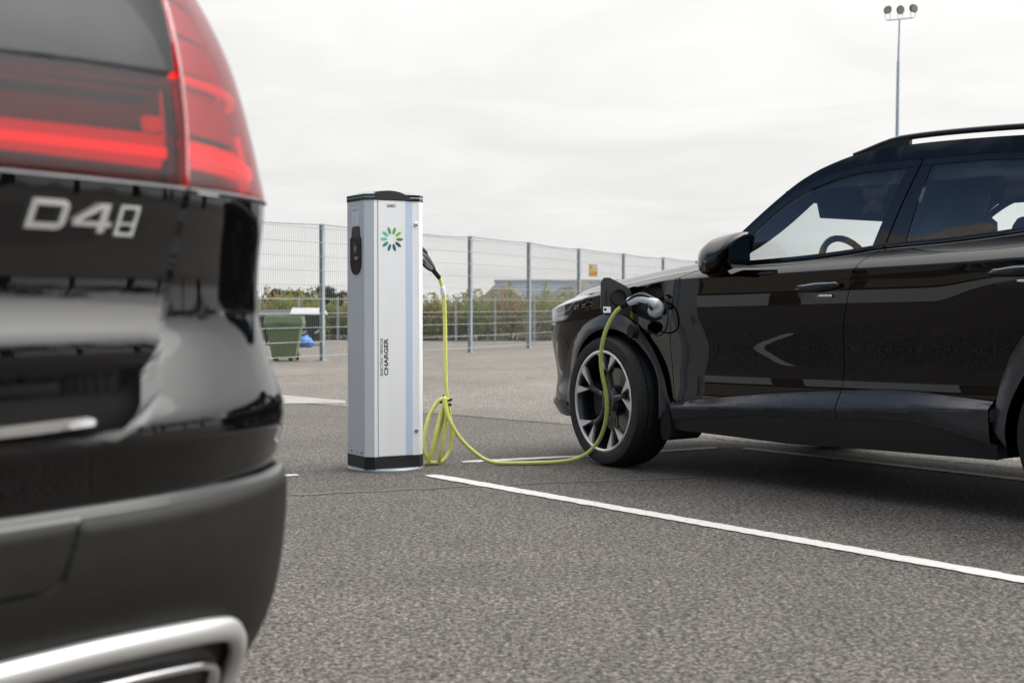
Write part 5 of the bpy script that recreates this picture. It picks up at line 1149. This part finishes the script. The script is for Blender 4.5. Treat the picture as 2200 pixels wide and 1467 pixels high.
fh = thing('far_hall', 'long pale blue-grey industrial hall far behind the rubble', 'building', (at(1063, 655, 300).x, 300, 0))
Wd = at(1420, 655, 300).x - at(1063, 655, 300).x; Hh = at(1100, 601, 300).z
mb = MB(); mb.box((Wd / 2, 12, Hh / 2 - .2), (Wd, 24, Hh - .4)); mb.build('wall', 'hall_far', fh)
mb = MB(); mb.box((Wd / 2, 12, Hh - .2), (Wd + .4, 24.4, .4)); mb.build('roof_edge', 'grey_lid', fh)
for k in range(3):
    mb = MB(); mb.box((4 + k * 11, -.05, 2.0), (3.6, .12, 4.0)); mb.build('gate', 'sign_grey', fh)

# ------------------------------------------------------------------ floodlight mast
lm = at(1922, 655, 76); mast = thing('floodlight_mast', 'tall grey mast with three floodlights behind the black crossover', 'lamp', (lm.x, 76, 0))
zt = at(1925, 42, 76).z; zmid = at(1925, 132, 76).z; lean = .16
mb = MB(); mb.tube([(0, 0, 0), (lean * .7, 0, zmid)], [.15, .085], 10); mb.tube([(lean * .7, 0, zmid - .02), (lean, 0, zt)], [.06, .045], 10); mb.build('mast_pole', 'mast', mast, True, 40)
mb = MB(); mb.tube([(lean - .68, 0, zt - .06), (lean + .72, 0, zt + .08)], .035, 6); mb.build('cross_arm', 'mast', mast)
for dx, dz, ry, ax in ((-.66, .42, 38, 0), (0.02, .42, 0, 0), (.72, .50, -36, 0)):
    rot = Matrix.Rotation(R(ry), 3, 'Y') @ Matrix.Rotation(R(18), 3, 'X'); c0 = Vector((lean + dx, -.1, zt + dz + .05))
    hexa = [(.20 * math.cos(R(a)) * (1.0), .24 * math.sin(R(a))) for a in (20, 70, 110, 160, 200, 250, 290, 340)]
    mb = MB(); mb.prism(hexa, -.06, .12, lambda a, b2, z: c0 + rot @ Vector((a, z, b2))); fl_ = mb.build('floodlight', 'black_plastic', mast)
    mb = MB(); mb.prism([(a * .82, b2 * .82) for a, b2 in hexa], -.066, -.060, lambda a, b2, z: c0 + rot @ Vector((a, z, b2))); mb.build('lamp_lens', 'lamp_glass', fl_)
    mb = MB(); mb.tube([(lean + dx * .95 - .1, 0, zt + .08 * dx), c0 + Vector((-.16, .05, 0))], .015, 5); mb.tube([(lean + dx * .95 + .1, 0, zt + .08 * dx), c0 + Vector((.16, .05, 0))], .015, 5); mb.build('bracket', 'mast', fl_)

# ------------------------------------------------------------------ what stands beside the camera and shows in the paintwork
mat('hall_pale', (.17, .145, .115), .7); mat('hall_wall', (.055, .046, .037), .7); mat('hall_roof', (.11, .10, .09), .6); mat('hall_fascia', (.34, .30, .25), .6)
hall = thing('workshop_hall', 'brown workshop hall left of the car park, mirrored in the crossover doors', 'building', (-24, 9, 0), R(12))
# local x: towards the car park; the long wall runs along local y
mb = MB(); mb.box((-9, 4, 3.0), (18, 40, 6.0)); hw = mb.build('wall', 'hall_wall', hall)
for k in range(14):
    mb = MB(); mb.box((.03, 4, .6 + k * .40), (.06, 40, .10)); mb.build('cladding_rail', 'hall_roof', hall)
mb = MB(); mb.prism([(.6, 6.0), (.6, 6.9), (-9, 9.6), (-18.6, 6.9), (-18.6, 6.0)], -16.6, 24.6, lambda a, b2, z: Vector((a, z, b2))); mb.build('roof', 'hall_roof', hall)
mb = MB(); mb.box((.66, 4, 6.45), (.10, 41.4, .95)); mb.build('fascia', 'hall_fascia', hall)
mb = MB(); mb.prism([(-6, 6.9), (0, 9.8), (6, 6.9)], -9, .9, lambda a, b2, z: Vector((z, a - 8, b2))); mb.build('gable', 'hall_fascia', hall)
for k, y in enumerate((-12, -7, 6, 11, 16)):
    mb = MB(); mb.box((.08, y, 3.4), (.10, 3.2, 1.3)); wn = mb.build('window', 'white_label', hall); mb = MB(); mb.box((.15, y, 3.4), (.04, 2.9, 1.05)); mb.build('pane', 'gloss_black', wn)
for y0, y1, z0, z1 in ((-6.5, -2.2, 2.2, 3.5), (-1.9, 1.6, 2.2, 3.5), (3.0, 9.5, 1.9, 3.3), (9.9, 11.0, 1.9, 3.3)):
    mb = MB(); mb.box((.09, (y0 + y1) / 2, (z0 + z1) / 2), (.12, y1 - y0, z1 - z0)); mb.build('pale_panel', 'hall_pale', hall)
for y in (-2.5, 1.5):
    mb = MB(); mb.box((.08, y, .9), (.12, 3.2, 1.8)); mb.build('gate', 'sign_grey', hall)
def big_tree(x, y, hgt, lab, seed):
    rs = random.Random(seed); t_ = thing('birch_tree', lab, 'tree', (x, y, 0)); mb = MB(); cl = []
    mb.tube([(0, 0, 0), (.1, .05, hgt * .35), (-.05, .1, hgt * .7), (.05, 0, hgt * .95)], [.20, .15, .08, .02], 8)
    for k in range(12):
        z = hgt * rs.uniform(.25, .8); a = rs.uniform(0, 6.28); L = (hgt - z) * .4 + .6; e = (L * math.cos(a), L * math.sin(a), z + L * .7); mb.tube([(0, 0, z), (e[0] * .5, e[1] * .5, z + L * .45), e], [.05, .03, .01], 5)
        cl.append((e[0], e[1], e[2], .7, .7, .9)); cl.append((e[0] * .6, e[1] * .6, e[2] - .3, .6, .6, .7))
    mb.build('trunk', 'bark', t_); vs, fs = leaf_cloud(2600, cl, .22, .06, seed, -.2); mb = MB(); mb.add(vs, fs); mb.build('crown', 'leaf_pine', t_, fix=False); return t_
words = ['first', 'second', 'third', 'fourth', 'fifth', 'sixth', 'seventh', 'eighth', 'ninth', 'tenth', 'eleventh', 'twelfth', 'thirteenth', 'fourteenth']
rs = random.Random(5); src = [big_tree(0, 0, h_, '', 31 + i) for i, h_ in enumerate((8.5, 10, 7.5))]
for i in range(14):
    base = src[i % 3]
    if i < 3: t_ = base
    else:
        t_ = base.copy(); C.objects.link(t_)
        for ch in base.children: c2 = ch.copy(); C.objects.link(c2); c2.parent = t_
    t_.location = (31 + rs.uniform(-2, 2), -12 + i * 2.7 + rs.uniform(-.5, .5), 0); t_.rotation_euler = (0, 0, rs.uniform(0, 6.28)); t_.scale = (1.15, 1.15, rs.uniform(.6, .9))
    tag(t_, 'birch tree mirrored in the near tailgate, %s of the row right of the car park' % words[i], 'tree', 'trees right of the car park')
